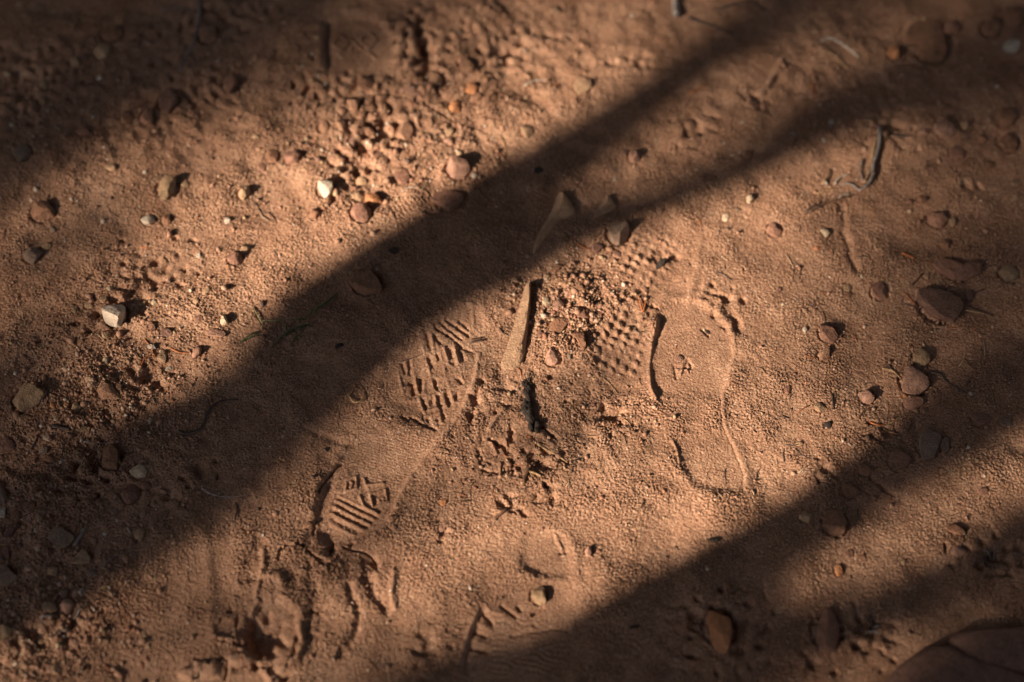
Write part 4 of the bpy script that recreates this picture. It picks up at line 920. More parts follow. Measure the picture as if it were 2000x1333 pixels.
# dark smooth rock filling the bottom right corner: two overlapping slabs
for lab, px, zz, hh in [('dark brown rock slab filling the bottom corner, front one of two', [(1715, 1345), (1760, 1300), (1825, 1268), (1900, 1305), (2010, 1332), (2060, 1420), (1700, 1420)], .004, .016),
                        ('dark greyish rock slab behind the front one in the bottom corner', [(1832, 1262), (1870, 1247), (1960, 1242), (2060, 1236), (2100, 1340), (1900, 1330)], .002, .014)]:
    pts = smooth_poly(gp(px), 1); c, rr = outline_radius(pts)
    V, F = ICO[4]
    th = np.arctan2(V[:, 1], V[:, 0]) % (2 * np.pi); rad = np.interp(th, np.arange(97) * 2 * np.pi / 96, np.append(rr, rr[0]))
    cc = np.hypot(V[:, 0], V[:, 1]) ** .6
    r = np.random.RandomState(3)
    out = np.stack([np.cos(th) * rad * cc, np.sin(th) * rad * cc, np.sign(V[:, 2]) * np.abs(V[:, 2]) ** .7 * hh], 1)
    out *= (1 + .03 * vnoise(V, r, 8, 5))[:, None]
    tag(new_mesh_obj('rock_slab', out, F, ROCK['purple'], loc=(c[0], c[1], zmean(c[0], c[1], .02) + zz)), lab, 'rock', 'dark rock slabs in the bottom corner')

# twigs, sticks and needles
TW = [
 ('twig', 'long curved grey twig running down from the top edge', [(390, -14), (391, 40), (382, 85), (365, 118), (353, 140)], 2.0, 'grey', .55),
 ('twig', 'thin faint twig joining the long grey twig near the top', [(315, 27), (350, 21), (382, 32)], .8, 'grey', .6),
 ('twig', 'thin curved white twig lying on shaded sand below the hiking print', [(395, 957), (410, 967), (430, 972), (455, 972), (485, 968)], .75, 'white', .35),
 ('root', 'dark knotted root winding through the left of the trunk shadow', [(352, 848), (368, 853), (395, 840), (408, 812), (430, 790), (466, 784)], 2.0, 'dark', .4),
 ('twig', 'short straight blue-grey twig above the upright brown stone', [(164, 865), (190, 866), (214, 863)], .9, 'grey', .7),
 ('twig', 'short grey twig leaning beside the dark grey slab', [(148, 1069), (158, 1052), (168, 1035)], 1.6, 'grey', .8),
 ('twig', 'rusty straw above the shaded gravel', [(136, 862), (146, 846), (156, 829)], .8, 'brown', .7),
 ('twig', 'curved bleached twig in the faint tread lines of the upper sun patch', [(786, 377), (800, 369), (823, 370)], .6, 'white', .5),
 ('twig', 'thin pale bent straw at the edge of the upper sun patch', [(975, 262), (984, 275), (988, 294)], .8, 'tan', .6),
 ('twig', 'pale arched twig on the brightest sand near the top', [(1024, 168), (1045, 158), (1072, 157)], .9, 'white', .6),
 ('twig', 'rusty straw at the border of the upper branch shadow', [(1350, 176), (1382, 160)], 1.1, 'orange', .6),
 ('twig', 'dark arched twig crossing the top edge', [(1404, 13), (1440, 4), (1468, 0), (1496, 12)], 1.6, 'dark', .6),
 ('stick', 'short thick grey stub of stick at the top edge', [(1318, -20), (1319, 5), (1322, 28)], 4.5, 'grey', 1.0),
 ('stick', 'long dark stick slanting from the grey stub into the shadow', [(1345, 28), (1385, 42), (1432, 64)], 1.8, 'dark', .5),
 ('twig', 'bent pale twig in the half-lit strip, upper one of two', [(1608, 70), (1625, 62), (1655, 80), (1681, 102)], 1.4, 'white', .8),
 ('twig', 'bent tan twig in the half-lit strip, lower one of two', [(1606, 92), (1628, 98), (1660, 122)], 1.2, 'tan', .7),
 ('pine_needle', 'rusty needle on the half-lit rise below the bent twigs', [(1587, 148), (1593, 180)], .8, 'orange', .6),
 ('stick', 'thin dark stick lying across the dark purple slab', [(1794, 602), (1815, 583), (1842, 558)], 1.0, 'dark', .7),
 ('stick', 'short brown stick between the two big slabs', [(1783, 551), (1792, 542), (1803, 529)], 1.4, 'brown', .7),
 ('twig', 'fine pale hair-like twig just above the dark purple slab', [(1811, 508), (1822, 524)], .6, 'tan', .6),
 ('pine_needle', 'rusty needle touching the lower corner of the purple slab', [(1771, 564), (1790, 588)], .7, 'orange', .6),
 ('stick', 'pale curved sliver leaning against the rose-brown block', [(1725, 716), (1742, 720), (1762, 736)], 1.7, 'tan', .5),
 ('twig', 'short dark twig behind the pale curved sliver', [(1733, 703), (1745, 722)], 1.0, 'dark', .6),
 ('twig', 'dark bent twig beyond the rose-brown block', [(1820, 724), (1840, 727), (1852, 742), (1885, 766)], 1.3, 'dark', .5),
 ('twig', 'thin brown twig above the bent dark one', [(1888, 695), (1895, 710), (1908, 722)], .8, 'brown', .5),
 ('twig', 'rusty curved twig under the pinkish white stone', [(1676, 818), (1688, 802), (1701, 795)], .9, 'brown', .6),
 ('twig', 'orange-brown sliver near the pale crossed needles', [(1700, 822), (1715, 830), (1730, 829)], 1.4, 'orange', .4),
 ('twig', 'straight dark twig below the pinkish white stone', [(1625, 770), (1628, 800)], 1.0, 'dark', .6),
 ('stick', 'short brown stick on the sunlit sand by a red crumb', [(965, 1018), (978, 1008), (991, 997)], 1.6, 'brown', .8),
 ('root', 'thin dark root bridging the wall of the hiking print', [(780, 706), (800, 701), (826, 692)], .7, 'dark', .5),
 ('twig', 'small dark curl beside the long wedge stone', [(976, 642), (982, 652), (992, 656)], .9, 'dark', .6),
 ('twig', 'fine tan thread beside the studded print', [(1178, 736), (1192, 748), (1206, 766)], .5, 'tan', .6),
 ('stick', 'half-buried brown stick in a dark slot below the charred stick', [(1050, 868), (1078, 886), (1108, 908)], 1.5, 'tan', .5),
 ('stick', 'short knobby stick standing in a dark hole', [(1022, 950), (1026, 936), (1033, 922)], 2.0, 'brown', .8),
 ('twig', 'crossbar twig over the dark hole', [(1010, 938), (1024, 943)], 1.4, 'brown', .7),
 ('twig', 'tan arch of crust over the dark hole', [(1030, 926), (1042, 928), (1056, 936)], 1.6, 'tan', .7),
 ('twig', 'dark sliver in gravel under the ochre block', [(62, 882), (70, 872), (78, 856)], 1.2, 'dark', .6),
 ('twig', 'stout dark twig buried in the gravel', [(108, 840), (125, 842), (140, 845)], 2.2, 'dark', .8),
 ('twig', 'slim rusty twig across the sunlit gravel', [(285, 668), (296, 683), (306, 704)], .7, 'orange', .6),
 ('twig', 'rusty straw stretched towards the salmon shard', [(335, 685), (352, 693), (374, 693)], .8, 'orange', .6),
 ('twig', 'amber straw rising from the hollow in the gravel', [(276, 724), (286, 706), (300, 697)], .7, 'orange', .6),
 ('twig', 'dark brown twig along the foot of the low gravel', [(98, 1272), (120, 1262), (142, 1246)], 1.0, 'brown', .6),
 ('twig', 'pale dry twig crossing the low gravel', [(84, 1252), (105, 1232), (125, 1215)], .9, 'tan', .5),
 ('twig', 'short brown splinter upright in the low gravel', [(94, 1236), (96, 1256), (99, 1272)], 1.0, 'brown', .7),
 ('twig', 'grey-green sliver behind the tan triangular stone', [(206, 1108), (218, 1096), (235, 1084)], 1.0, 'grey', .5),
 ('twig', 'tiny bluish splinter near the flat tan pebble', [(250, 1034), (256, 1044)], 1.0, 'white', .7),
 ('twig', 'short grey vertical thread below the curved white twig', [(462, 985), (466, 1012)], .7, 'dark', .6),
 ('twig', 'dark curved chip on the rim of the lowest print', [(1120, 905), (1135, 900)], .8, 'dark', .6),
 ('twig', 'bent orange thread by the shiny dark flake', [(1126, 473), (1140, 480), (1153, 484)], .7, 'orange', .6),
 ('twig', 'dark spike above the glossy red lump', [(1675, 497), (1700, 497)], .8, 'dark', .6),
 ('twig', 'brown needle above the long reddish slab', [(1764, 488), (1790, 500)], 1.0, 'orange', .6),
]
for k, (nm, lab, pts, r_, c_, tp) in enumerate(TW):
    tag(stick(nm, pts, r_, TWIG[c_], lift=.8, taper=tp, seed=k, arch=.5 if r_ < 1.2 else 0), lab, nm.replace('_', ' '), 'twigs and needles lying on the sand')

def needle_pair(lab, lines_, col, r_=.75, nm='pine_needles'):
    x, y = Gv(*lines_[0][0]); o0 = (x, y, zmean(x, y, .003))
    e = empty(nm, o0)
    for k, L in enumerate(lines_):
        q = [L[0], ((L[0][0] + L[1][0]) / 2 + (k % 2 * 2 - 1) * 1.5, (L[0][1] + L[1][1]) / 2 + 1.0), L[1]]
        stick('needle', q, r_, TWIG[col[k % len(col)]], lift=1.3, taper=.7, parent=e, seed=k, arch=1.0, origin=o0, ring=6, noise=.03)
    tag(e, lab, 'pine needles', 'bundles of dry pine needles')
needle_pair('bright orange pair of pine needles above the studded print', [((1256, 608), (1248, 576)), ((1257, 606), (1261, 576))], ['orange'])
needle_pair('fanned tan pine needles on the low gravel', [((193, 1156), (226, 1134)), ((196, 1152), (234, 1142))], ['tan'], .8)
needle_pair('spread of pale and brown needles under the pair of tan stones', [((80, 1208), (120, 1201)), ((100, 1209), (124, 1197)), ((139, 1213), (166, 1180)), ((144, 1210), (160, 1188)), ((104, 1207), (108, 1216)), ((112, 1213), (135, 1203))], ['white', 'tan', 'brown'], .9)
needle_pair('long dry pair of needles pointing away from the dark purple slab', [((1889, 592), (1946, 608)), ((1890, 599), (1942, 605))], ['brown', 'tan'], .9)
needle_pair('crossed pale needles in the shade below the pinkish white stone', [((1727, 835), (1755, 846)), ((1722, 842), (1750, 838)), ((1740, 826), (1762, 812)), ((1770, 846), (1782, 820))], ['tan', 'brown'], .8)
needle_pair('pair of dark needles beside the sunlit dark sliver', [((920, 668), (946, 664)), ((918, 664), (940, 660))], ['dark', 'brown'], 1.2)

# dry roots on the right: one plant with several strands
x, y = Gv(1716, 262); o0 = (x, y, zmean(x, y, .003)); e = empty('dry_root', o0)
for k, (L, r_, c_) in enumerate([([(1722, 236), (1720, 275), (1709, 312), (1705, 340), (1694, 358), (1680, 366)], 2.4, 'grey'), ([(1718, 250), (1708, 290), (1702, 325), (1690, 350)], 1.7, 'tan'),
                      ([(1738, 245), (1735, 258), (1730, 270)], 1.2, 'brown'), ([(1680, 364), (1662, 352), (1642, 352)], 1.2, 'grey'), ([(1633, 350), (1643, 338), (1660, 331)], 1.2, 'white'),
                      ([(1608, 352), (1617, 338), (1622, 320)], 1.2, 'tan'), ([(1640, 382), (1650, 374), (1662, 372)], 1.1, 'white'), ([(1580, 412), (1600, 400), (1635, 386), (1666, 376)], 1.6, 'brown'),
                      ([(1597, 372), (1617, 365), (1640, 360)], .9, 'tan'), ([(1690, 300), (1682, 325), (1688, 345)], 1.1, 'grey'), ([(1574, 414), (1590, 402), (1600, 404)], 2.0, 'dark'),
                      ([(1618, 352), (1612, 345), (1620, 340)], .9, 'white'), ([(1745, 252), (1765, 254), (1790, 252)], 1.0, 'dark')]):
    stick('strand', L, r_ * .95, TWIG[c_], lift=1.3, taper=.6, parent=e, seed=40 + k, arch=1.2, origin=o0)
tag(e, 'tangle of dry grey roots curling over the sand below the branch shadow', 'root')

# charred stick in the centre
x, y = Gv(1036, 780); o0 = np.array((x, y, zmean(x, y, .003))); e = empty('charred_stick', tuple(o0))
def lump(pts, wds, hts, seed, noise, parent, nm, mat):
    n = len(pts) * 4; path = []; m = PXM(*pts[0])
    for p in resample(pts, n):
        x, y = Gv(*p); path.append((x, y, zmean(x, y, .004) + .0035))
    ip = lambda a: [m * float(np.interp(i / (n - 1) * (len(a) - 1), range(len(a)), a)) for i in range(n)]
    V, F = loft(path, ip(wds), ip(hts), ring=12, seed=seed, noise=noise)
    return new_mesh_obj(nm, V - o0, F, mat, parent=parent)
rc = np.random.RandomState(5)
for k, p in enumerate(resample([(1030, 742), (1025, 757), (1032, 772), (1028, 795), (1034, 812), (1048, 838)], 46)):
    V1_, F1_ = ICO[2]; t_ = k / 45; sz = (.0012 + .0030 * t_ * (1 if t_ < .9 else .6)) * (.7 + .6 * rc.rand())
    v = V1_ * (1 + .35 * vnoise(V1_, rc, 6, 5))[:, None] * sz * np.array((1, 1.5, .9))
    x_, y_ = Gv(p[0] + (1.5 + 4 * t_) * rc.randn(), p[1] + 2 * rc.randn())
    new_mesh_obj('bark_flake', v + (x_, y_, zmean(x_, y_, .003) + sz * .8) - o0, F1_, ROCK['black'], parent=e, smooth=False)
for k, L in enumerate([[(1031, 745), (1030, 728)], [(1028, 745), (1025, 736), (1027, 724)], [(1033, 748), (1036, 732)]]):
    stick('fibre', L, .5, TWIG['dark'], taper=.4, parent=e, seed=k, arch=2.0, origin=o0, lift=3)
tag(e, 'crumbling charred black stick with frayed tip in the centre', 'stick')

# grass sprig
x, y = Gv(560, 650); o0 = (x, y, zmean(x, y, .003)); e = empty('grass_sprig', o0)
def blade(pts, wmm, mat, arch, k):
    n = 9; path = []; 
    for i, p in enumerate(resample(pts, n)):
        x, y = Gv(*p); t = i / (n - 1)
        path.append((x - o0[0], y - o0[1], zmean(x, y, .004) + .0012 + arch * .001 * math.sin(math.pi * t) - o0[2]))
    V = []; F = []
    P = np.array(path)
    for i in range(n):
        t = P[min(i + 1, n - 1)] - P[max(i - 1, 0)]; t /= np.linalg.norm(t); s = np.cross(t, (0, 0, 1)); s /= np.linalg.norm(s)
        w_ = wmm * .001 * (math.sin(math.pi * min(1, .18 + .82 * (1 - i / (n - 1)))) * .6 + .25) * .5
        V += [P[i] - s * w_, P[i] + (0, 0, -.0004 * wmm), P[i] + s * w_]
    V += [v + np.array((0, 0, -.00025)) for v in V]
    m_ = 3 * n
    for i in range(n - 1):
        for j in range(2):
            a = 3 * i + j; F += [(a, a + 1, a + 4), (a, a + 4, a + 3), (a + m_, a + 4 + m_, a + 1 + m_), (a + m_, a + 3 + m_, a + 4 + m_)]
    new_mesh_obj('blade', V, F, mat, parent=e)
for k, (L, w_, c_, ar) in enumerate([([(495, 604), (504, 624), (516, 642)], 2.6, 'palegreen', 2), ([(511, 630), (530, 633), (545, 633), (556, 629)], 2.4, 'palegreen', 3), ([(468, 674), (490, 661), (509, 650)], 2.4, 'green', 4),
                           ([(470, 672), (492, 663), (509, 658)], 2.0, 'green', 2), ([(573, 631), (597, 627)], 2.6, 'green', 2), ([(598, 625), (618, 611), (640, 597), (658, 576)], 3.2, 'green', 5),
                           ([(532, 684), (552, 664), (575, 650), (608, 636)], 3.0, 'green', 4), ([(560, 637), (564, 655)], 2.4, 'green', 3), ([(586, 655), (596, 638)], 2.6, 'green', 2),
                           ([(569, 680), (580, 664), (590, 661)], 2.0, 'green', 3), ([(598, 636), (608, 638)], 1.8, 'palegreen', 1), ([(578, 664), (592, 665)], 1.6, 'palegreen', 2)]):
    blade(L, w_, TWIG[c_], ar, k)
tag(e, 'sparse green grass sprig flat on the sand at the edge of the trunk shadow', 'grass')

# dry curled leaf in the trunk shadow
x, y = Gv(697, 772); o0 = (x, y, zmean(x, y, .003)); e = empty('curled_leaf', o0)
stick('rim', [(683, 776), (692, 790), (706, 788), (713, 770)], .9, TWIG['tan'], parent=e, origin=o0, arch=3, taper=.8)
stick('rim', [(683, 776), (690, 766), (697, 762), (712, 770)], .7, TWIG['brown'], parent=e, origin=o0, arch=3, taper=.8)
stick('stalk', [(690, 752), (697, 762)], .6, TWIG['tan'], parent=e, origin=o0, arch=1)
tag(e, 'small curled brown leaf by the toe end of the trunk shadow', 'leaf')

# dead tufts in the lower right shade
for lab, cx, cy, rr in [('dead tuft with bluish flakes beside the tall reddish brown stone', 1690, 1232, 36), ('dark dead tuft in a hollow near the picture edge', 1930, 1098, 30)]:
    x, y = Gv(cx, cy); o0 = (x, y, zmean(x, y, .003)); e = empty('dead_tuft', o0); r = np.random.RandomState(cx)
    for k in range(9):
        a = r.rand() * 6.28; l = rr * (.4 + .6 * r.rand()); q = rr * .3
        p0 = (cx + q * math.cos(a + 1), cy + q * math.sin(a + 1) * .8)
        stick('stem', [p0, (cx + l * math.cos(a) * .7, cy + l * math.sin(a) * .6 - 2), (cx + l * math.cos(a), cy + l * math.sin(a) * .8)], .7 + r.rand() * .9,
              TWIG[['dark', 'grey', 'dark', 'brown'][k % 4]], parent=e, origin=o0, arch=3 + 4 * r.rand(), taper=.4, seed=k)
    tag(e, lab, 'dead plant', 'dead tufts in the shade')

# ------------------------------------------------------------------ loose grit: far too many to count
def grit():
    r = np.random.RandomState(21)
    zones = [(250, 640, 170, 600), (170, 790, 90, 1100), (90, 1220, 100, 1300), (80, 1000, 120, 700), (120, 200, 220, 700), (740, 270, 120, 1300), (1120, 590, 70, 900), (1150, 810, 90, 160),
             (950, 80, 140, 160), (1640, 110, 130, 130), (1850, 380, 180, 110), (1740, 800, 130, 140), (1030, 920, 60, 70), (330, 420, 260, 220), (1000, 200, 260, 130), (480, 1310, 110, 130), (1900, 180, 120, 70)]
    pts = []
    for x, y, s, n in zones:
        for _ in range(n): pts.append((x + r.randn() * s, y + r.randn() * s * .7, 1.0))
    for _ in range(5200): pts.append((r.rand() * 2100 - 50, r.rand() * 1430 - 40, .62))
    cols = np.array([[.36, .20, .13], [.36, .20, .13], [.42, .27, .19], [.28, .13, .08], [.22, .12, .08], [.55, .45, .36], [.40, .28, .17], [.14, .09, .07]])
    V1, F1 = ICO[1]; V = []; F = []; C = []; n = 0
    for x, y, k in pts:
        if not (-40 < x < 2040 and -30 < y < 1363): continue
        gx_, gy_ = Gv(x, y)
        if R[_i0(gy_, Y0, NY), _i0(gx_, X0, NX)] < .6: continue
        s = (.0006 + .0017 * r.rand() ** 3.0) * k * (1.7 if r.rand() < .10 else 1)
        v = V1 * (1 + .22 * r.randn(len(V1), 1)) * np.array([s * (1 + .5 * r.rand()), s, s * .8])
        a = r.rand() * 6.28; ca, sa = math.cos(a), math.sin(a)
        v = np.stack([v[:, 0] * ca - v[:, 1] * sa, v[:, 0] * sa + v[:, 1] * ca, v[:, 2]], 1)
        V.append(v + (gx_, gy_, zat(gx_, gy_) + s * .25)); F.append(F1 + n); n += len(V1)
        c = cols[r.choice(8, p=[.25, .2, .17, .12, .1, .05, .08, .03])] * (.85 + .3 * r.rand())
        C.append(np.tile([*c, 1], (len(V1), 1)))
    # single quartz grains that catch the light
    m, nt, b = mat_new('grit')
    at = nt.nodes.new('ShaderNodeAttribute'); at.attribute_name = 'own_colour'
    nt.links.new(at.outputs['Color'], b.inputs['Base Color']); b.inputs['Roughness'].default_value = .75
    o = new_mesh_obj('gravel', np.concatenate(V), np.concatenate(F), m, colors=np.concatenate(C), smooth=False)
    tag(o, 'loose grit and crumbs scattered over the sand', 'gravel', kind='stuff')
    V = []; F = []; n = 0
    for _ in range(420):
        gx_, gy_ = Gv(r.rand() * 2000, r.rand() * 1333)
        s = .00028 + .00035 * r.rand() ** 2
        V.append(ICO[1][0] * s * (1 + .3 * r.randn(len(V1), 1)) + (gx_, gy_, zat(gx_, gy_) + s)); F.append(F1 + n); n += len(V1)
    m2, nt2, b2 = mat_new('quartz_grain'); b2.inputs['Base Color'].default_value = (.8, .76, .72, 1); b2.inputs['Roughness'].default_value = .15
    tag(new_mesh_obj('quartz_grit', np.concatenate(V), np.concatenate(F), m2, smooth=False), 'tiny glinting quartz grains strewn over the sand', 'quartz grains', kind='stuff')
grit()
def litter():
    r = np.random.RandomState(33); V = []; F = []; C = []; n = 0
    zones = [(200, 700, 200, 70), (120, 1180, 140, 70), (1100, 820, 110, 40), (1640, 180, 150, 45), (1800, 620, 150, 45), (700, 260, 160, 40), (1650, 900, 150, 40), (950, 100, 180, 40), (1000, 950, 80, 20)]
    P_ = [(x + r.randn() * s_, y + r.randn() * s_ * .7) for x, y, s_, k in zones for _ in range(k)] + [(r.rand() * 2000, r.rand() * 1333) for _ in range(130)]
    cols = np.array([[.30, .17, .09], [.14, .08, .05], [.36, .13, .05], [.40, .30, .20], [.06, .045, .04]])
    for x, y in P_:
        if not (-20 < x < 2020 and -20 < y < 1353): continue
        a = r.rand() * 6.28; L = 4 + 16 * r.rand() ** 2; b = a + .5 * r.randn()
        q = [(x, y), (x + L * math.cos(a), y + L * math.sin(a)), (x + L * math.cos(a) + L * math.cos(b), y + L * math.sin(a) + L * math.sin(b))]
        path = []
        for p in q:
            gx_, gy_ = Gv(*p); path.append((gx_, gy_, zmean(gx_, gy_, .002) + .0006 * r.rand() + .0002))
        w_ = .0003 + .0004 * r.rand()
        v, f = loft(path, [w_ * 2, w_ * 2, w_], [w_ * 1.6, w_ * 1.6, w_], ring=5)
        V.append(v); F.append(f + n); n += len(v); C.append(np.tile([*(cols[r.randint(5)] * (.8 + .4 * r.rand())), 1], (len(v), 1)))
    o = new_mesh_obj('straw_litter', np.concatenate(V), np.concatenate(F), bpy.data.materials['grit'], colors=np.concatenate(C))
    tag(o, 'tiny broken bits of straw, needle and bark strewn over the sand', 'litter', kind='stuff')
litter()

# ------------------------------------------------------------------ the pines that throw the shadows (they stand towards the sun, behind the photographer)
back = Vector((to_sun.x, to_sun.y, 0)) / to_sun.z
def up(px, py, h):
    x, y = Gv(px, py); p = Vector((x, y, 0)) + back * h; p.z = h
    return p
def tube(path, radii, nm, mat, parent, seed=0, sub=4, noise=.05, ring=14):
    n = (len(path) - 1) * sub + 1
    q = resample([tuple(p) for p in path], n)
    rr = [float(np.interp(i / (n - 1) * (len(radii) - 1), range(len(radii)), radii)) * 2 for i in range(n)]
    # round section whatever the direction
    P = np.array(q); V = []; F = []; r = np.random.RandomState(seed)
    for i in range(n):
        t = P[min(i + 1, n - 1)] - P[max(i - 1, 0)]; t /= np.linalg.norm(t)
        ref = np.array((1.0, 0, 0)) if abs(t[2]) > .6 else np.array((0, 0, 1.0))
        s = np.cross(t, ref); s /= np.linalg.norm(s); u = np.cross(s, t)
        for k in range(ring):
            a = 2 * math.pi * k / ring; g_ = rr[i] / 2 * (1 + noise * r.randn())
            V.append(P[i] + s * math.cos(a) * g_ + u * math.sin(a) * g_)
    for i in range(n - 1):
        for k in range(ring):
            a = i * ring + k; b = i * ring + (k + 1) % ring
            F += [(a, b, b + ring), (a, b + ring, a + ring)]
    return new_mesh_obj(nm, np.array(V), np.array(F), mat, parent=parent)
def shade_tufts(parent, patches, seed):
    """patches: (px, py, radius px, height, optical depth) of the shade an added bough throws"""
    r = np.random.RandomState(seed); V = []; F = []; n = 0
    for px, py, rp, h, tau in patches:
        m = PXM(min(max(px, 0), 2000), min(max(py, 0), 1333)); c = np.array(up(px, py, h)); R_ = rp * m
        area = math.pi * R_ ** 2 * .8; N = int(1.6 * tau * area / (.055 * .0022 * .55)); nt_ = max(1, N // 7)
        for _ in range(nt_):
            o = c + r.standard_normal(3) * R_ * .55 * np.array((1, 1, .6)); ax = r.standard_normal(3); ax /= np.linalg.norm(ax)
            for _ in range(7):
                d = ax + r.standard_normal(3) * .7; d /= np.linalg.norm(d); s = np.cross(d, r.standard_normal(3)); s /= np.linalg.norm(s)
                b = o + ax * r.rand() * .06; e_ = b + d * (.045 + .02 * r.rand()); w_ = s * .0011
                V += [b - w_, b + w_, e_ + w_ * .5, e_ - w_ * .5]; F.append((n, n + 1, n + 2, n + 3)); n += 4
    if n: 
        o = new_mesh_obj('needles', np.array(V), np.array(F), NEEDLE, parent=parent, smooth=False); tag(o, kind='stuff')
def down(p): return Vector((p.x, p.y, float(macro0(p.x, p.y)) - .05))
def tree(label, trunk, limbs, patches, seed):
    t0 = up(*trunk[0][:3]); base = down(t0)
    e = empty('pine_tree', (0, 0, 0))
    path = [base] + [base.lerp(t0, f) for f in (.4, .65, .82, .93)] + [up(*t[:3]) for t in trunk]
    tube(path, [trunk[0][3] * 1.25] + [trunk[0][3] * 1.05] * 4 + [t[3] for t in trunk], 'trunk', BARK, e, seed)
    for k, L in enumerate(limbs): tube([up(*t[:3]) for t in L], [t[3] for t in L], 'limb', BARK, e, seed + k + 1)
    if patches: shade_tufts(e, patches, seed)
    for ch in e.children: ch.matrix_parent_inverse = Matrix.Identity(4)
    # put the Empty at the tree's foot without moving its parts
    for ch in list(e.children):
        ch.location = -base
    e.location = base
    tag(e, label, 'tree', 'pines standing towards the sun, outside the frame')
tree('forked pine whose trunk and two limbs shade the middle of the sand',
     [(162, 1000, 1.841, 0.0749), (338, 905, 1.943, 0.0701), (520, 800, 2.059, 0.0628), (700, 672, 2.160, 0.0507), (850, 566, 2.262, 0.0386), (1000, 492, 2.349, 0.0363)],
     [[(560, 735, 2.103, 0.0464), (640, 640, 2.131, 0.0587), (720, 560, 2.175, 0.0557), (850, 470, 2.262, 0.0526), (1000, 375, 2.363, 0.0496), (1135, 280, 2.436, 0.0418), (1236, 207, 2.494, 0.0333), (1338, 137, 2.567, 0.0333), (1500, 25, 2.697, 0.0341), (1700, -120, 2.900, 0.0309)],
      [(980, 500, 2.335, 0.0474), (1100, 452, 2.407, 0.0359), (1200, 422, 2.465, 0.0294), (1304, 388, 2.523, 0.0237), (1405, 348, 2.581, 0.0237), (1500, 292, 2.654, 0.0323), (1600, 228, 2.726, 0.0412), (1736, 178, 2.827, 0.0458), (1838, 148, 2.900, 0.0516), (1990, 88, 3.045, 0.0567), (2150, 30, 3.190, 0.0567)],
      [(-100, 1190, 1.740, 0.0242), (100, 1130, 1.812, 0.0435), (300, 1020, 1.929, 0.0410), (480, 920, 2.030, 0.0290), (640, 800, 2.117, 0.0121)],
      [(1338, 137, 2.567, 0.0145), (1450, 105, 2.610, 0.0084), (1560, 90, 2.697, 0.0048)], [(1236, 407, 2.494, 0.0097), (1330, 330, 2.610, 0.0060), (1420, 250, 2.755, 0.0036)]],
     [], 31)
tree('pine with a thick trunk shading the lower right of the sand',
     [(700, 1560, 1.430, 0.0876), (1000, 1435, 1.560, 0.070), (1250, 1255, 1.690, 0.058), (1500, 1070, 1.820, 0.0371), (1700, 935, 1.950, 0.0381), (1871, 820, 2.028, 0.0453), (2050, 715, 2.106, 0.0464)],
     [[(1150, 1370, 1.651, 0.048), (1380, 1268, 1.755, 0.0433), (1560, 1232, 1.846, 0.029), (1736, 1182, 1.950, 0.0255), (1900, 1108, 2.054, 0.0309), (2080, 1010, 2.210, 0.0350)],
      [(1250, 1400, 1.625, 0.0309), (1500, 1420, 1.690, 0.0309), (1750, 1400, 1.820, 0.0309), (1930, 1300, 1.950, 0.0330), (2150, 1180, 2.080, 0.0371)]],
     [], 47)
tree('tall pine with unseen boughs added to dim the edges of the sand',  # needle patches added to stand in for lens vignetting and soft dimming
     [(-700, 900, 2.6, .10), (-500, 700, 3.0, .09), (-300, 500, 3.5, .08)],
     [[(-300, 500, 3.5, .05), (-60, 320, 4.2, .060), (180, 205, 4.3, .058), (380, 80, 4.4, .055), (600, -50, 4.5, .05)],
      [(-300, 760, 2.9, .02), (-60, 790, 3.0, .016), (90, 700, 3.1, .013), (200, 625, 3.2, .010), (290, 560, 3.3, .006)]],
     [(-20, -40, 280, 3.6, 2.6), (250, 120, 180, 3.2, 1.2), (450, 20, 190, 3.2, 1.6), (20, 300, 150, 3.4, .8), (850, -70, 200, 3.6, .5), (1250, -90, 180, 3.6, .3), (-10, 640, 130, 3.0, 1.0), (1700, -50, 240, 3.8, 1.2),
      (1990, 60, 220, 3.6, 1.6), (2020, 520, 260, 3.6, 1.6), (30, 810, 150, 3.0, 2.0), (-10, 1080, 160, 3.2, .8), (1480, 1400, 160, 3.2, .6), (1820, 1040, 190, 3.2, .75), (1990, 330, 160, 3.4, .6), (1600, -20, 180, 3.4, .4), (500, 0, 200, 3.6, .8), (120, 420, 140, 3.4, .5), (1000, -60, 220, 3.6, .3), (1580, 420, 130, 3.2, .15), (900, 1400, 180, 3.4, .5), (2000, 1400, 200, 3.4, 1.8), (1350, 1430, 220, 3.4, .8), (40, 1400, 200, 3.4, .9), (650, 1440, 260, 3.6, .8), (-20, 950, 200, 3.2, 1.1),
      (1780, 620, 200, 3.6, .45), (620, 100, 170, 3.4, .6), (1480, 150, 150, 3.0, .4), (340, 1120, 190, 3.4, .65), (560, 930, 150, 3.2, .85), (770, 740, 110, 2.6, .8), (1950, 1310, 170, 3.2, 1.8), (1110, 800, 85, 1.8, 1.1), (1700, 350, 150, 3.2, .2),
      (540, 1200, 190, 3.4, .4), (60, 480, 120, 3.2, .7), (1000, 20, 170, 3.4, .3), (760, 960, 130, 2.8, .45), (1330, 330, 90, 2.8, .4)], 59)
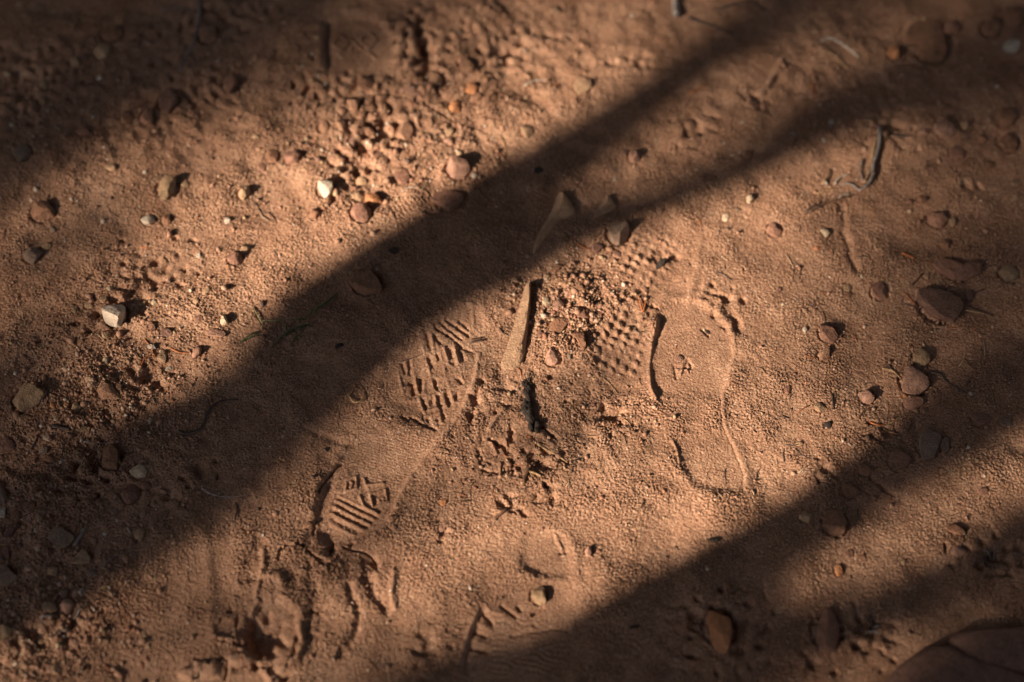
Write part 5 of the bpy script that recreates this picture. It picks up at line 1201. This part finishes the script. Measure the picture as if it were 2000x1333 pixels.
# unseen pines added around the path: crowns that hide most of the sky, clear of the sun's path
def screen_pine(label, x, y, h0, rad, seed, squash=.62, count=3000):
    r = np.random.RandomState(seed)
    b = Vector((x, y, float(macro0(x, y)))); e = empty('pine_tree', b)
    top = h0 + rad * 1.3
    def local(p): return Vector(p) - b
    tube([(0, 0, -.1), (.05, .03, h0 * .5), (0, .06, top)], [.16, .13, .03], 'trunk', BARK, e, seed, sub=6)
    V = []; F = []; n = 0
    for k in range(9):
        a = k * 2.4 + r.rand(); z = h0 - rad * .35 + rad * 1.3 * k / 9; L = rad * (1.0 - .5 * k / 9)
        tube([(0, 0, z), (math.cos(a) * L * .5, math.sin(a) * L * .5, z + .15), (math.cos(a) * L, math.sin(a) * L, z + .1)], [.035, .025, .008], 'limb', BARK, e, seed + k, sub=3, ring=8)
    for _ in range(count):
        q = r.standard_normal(3); q /= np.linalg.norm(q); q *= rad * r.rand() ** .4; q[2] = q[2] * squash + h0 + rad * .2
        d = r.standard_normal(3) * np.array((1, 1, .35)); d /= np.linalg.norm(d); s_ = np.cross(d, r.standard_normal(3)); s_ /= np.linalg.norm(s_)
        L = .26 + .2 * r.rand(); w_ = s_ * (.07 + .06 * r.rand())
        V += [q - w_ * .3, q + d * L * .5 - w_, q + d * L, q + d * L * .5 + w_]; F.append((n, n + 1, n + 2, n + 3)); n += 4
    tag(new_mesh_obj('needles', np.array(V), np.array(F), NEEDLE, parent=e, smooth=False), kind='stuff')
    tag(e, label, 'tree', 'unseen pines added around the path to screen the sky')
for k, (x, y, h0, rad, lab) in enumerate([(1.6, -3.4, 5.2, 2.6, 'added pine behind the photographer with low wide crown'), (4.2, -1.0, 5.4, 2.8, 'added broad pine beside the path on the lower side'),
        (4.0, 3.2, 5.2, 2.8, 'added pine on the far side where the shadows point'), (1.2, 5.6, 5.2, 2.8, 'added pine straight across the path'),
        (-2.8, 4.6, 5.2, 2.8, 'added pine beyond the top corner of the sand'), (-4.6, 1.9, 5.6, 2.4, 'added slender-crowned pine up the slope'),  (1.9, 1.6, 7.6, 3.0, 'tallest added pine, its crown hanging over the path'),
        (-1.7, 2.3, 8.2, 3.2, 'added tall pine with spreading crown just up the slope'), (-1.6, -2.6, 8.4, 3.2, 'added tall pine behind the photographer towards the sun'), (-4.6, -.6, 8.8, 3.0, 'added tall pine on the sunny side with a high crown'),
        (3.6, -3.8, 7.8, 3.2, 'added tall pine well behind the photographer'), (6.4, 1.4, 7.0, 3.4, 'added wide pine downhill of the path'), (-1.4, 7.6, 8.0, 3.4, 'added wide pine far across the path'), (4.6, 6.4, 8.0, 3.4, 'added wide pine far down the path'), (-6.4, 4.6, 8.0, 3.2, 'added wide pine far up the slope'), (1.0, -1.2, 10.4, 3.4, 'very tall straight pine added to close the canopy overhead')]):
    screen_pine(lab, x, y, h0, rad, 70 + k)
for k, (ang, d, h0, rad, lab) in enumerate([(186, 8.0, 3.4, 2.7, 'added bushy young pine on the bright side of the clearing, higher up the slope'), (250, 8.0, 3.4, 2.7, 'added bushy young pine on the bright side of the clearing, lower down the slope'),
        (156, 8.0, 3.4, 2.9, 'added bushy young pine past the slender-crowned one'), (128, 8.4, 3.6, 3.0, 'added bushy young pine above the far corner of the path'), (100, 8.4, 3.6, 3.0, 'added bushy young pine left of the one across the path'),
        (72, 8.4, 3.6, 3.0, 'added bushy young pine next to the one across the path'), (44, 8.4, 3.6, 3.0, 'added bushy young pine where the long shadows end'), (16, 8.4, 3.6, 3.0, 'added bushy young pine on the downhill edge of the wood'),
        (-12, 8.4, 3.6, 3.0, 'added bushy young pine downhill, beside the wide one'), (-40, 8.4, 3.6, 3.0, 'added bushy young pine downhill behind the photographer'), (-72, 8.4, 3.6, 3.0, 'added bushy young pine straight behind the photographer'),
        (217, 13.5, 1.7, 2.5, 'added low bushy pine under the sun'), (203, 13.0, 2.2, 2.6, 'added low bushy pine beside the one under the sun, uphill'), (232, 13.0, 2.2, 2.6, 'added low bushy pine beside the one under the sun, downhill')]):
    a = math.radians(ang)
    screen_pine(lab, d * math.cos(a), .8 + d * math.sin(a), h0, rad, 170 + k, 1.0, 2700)
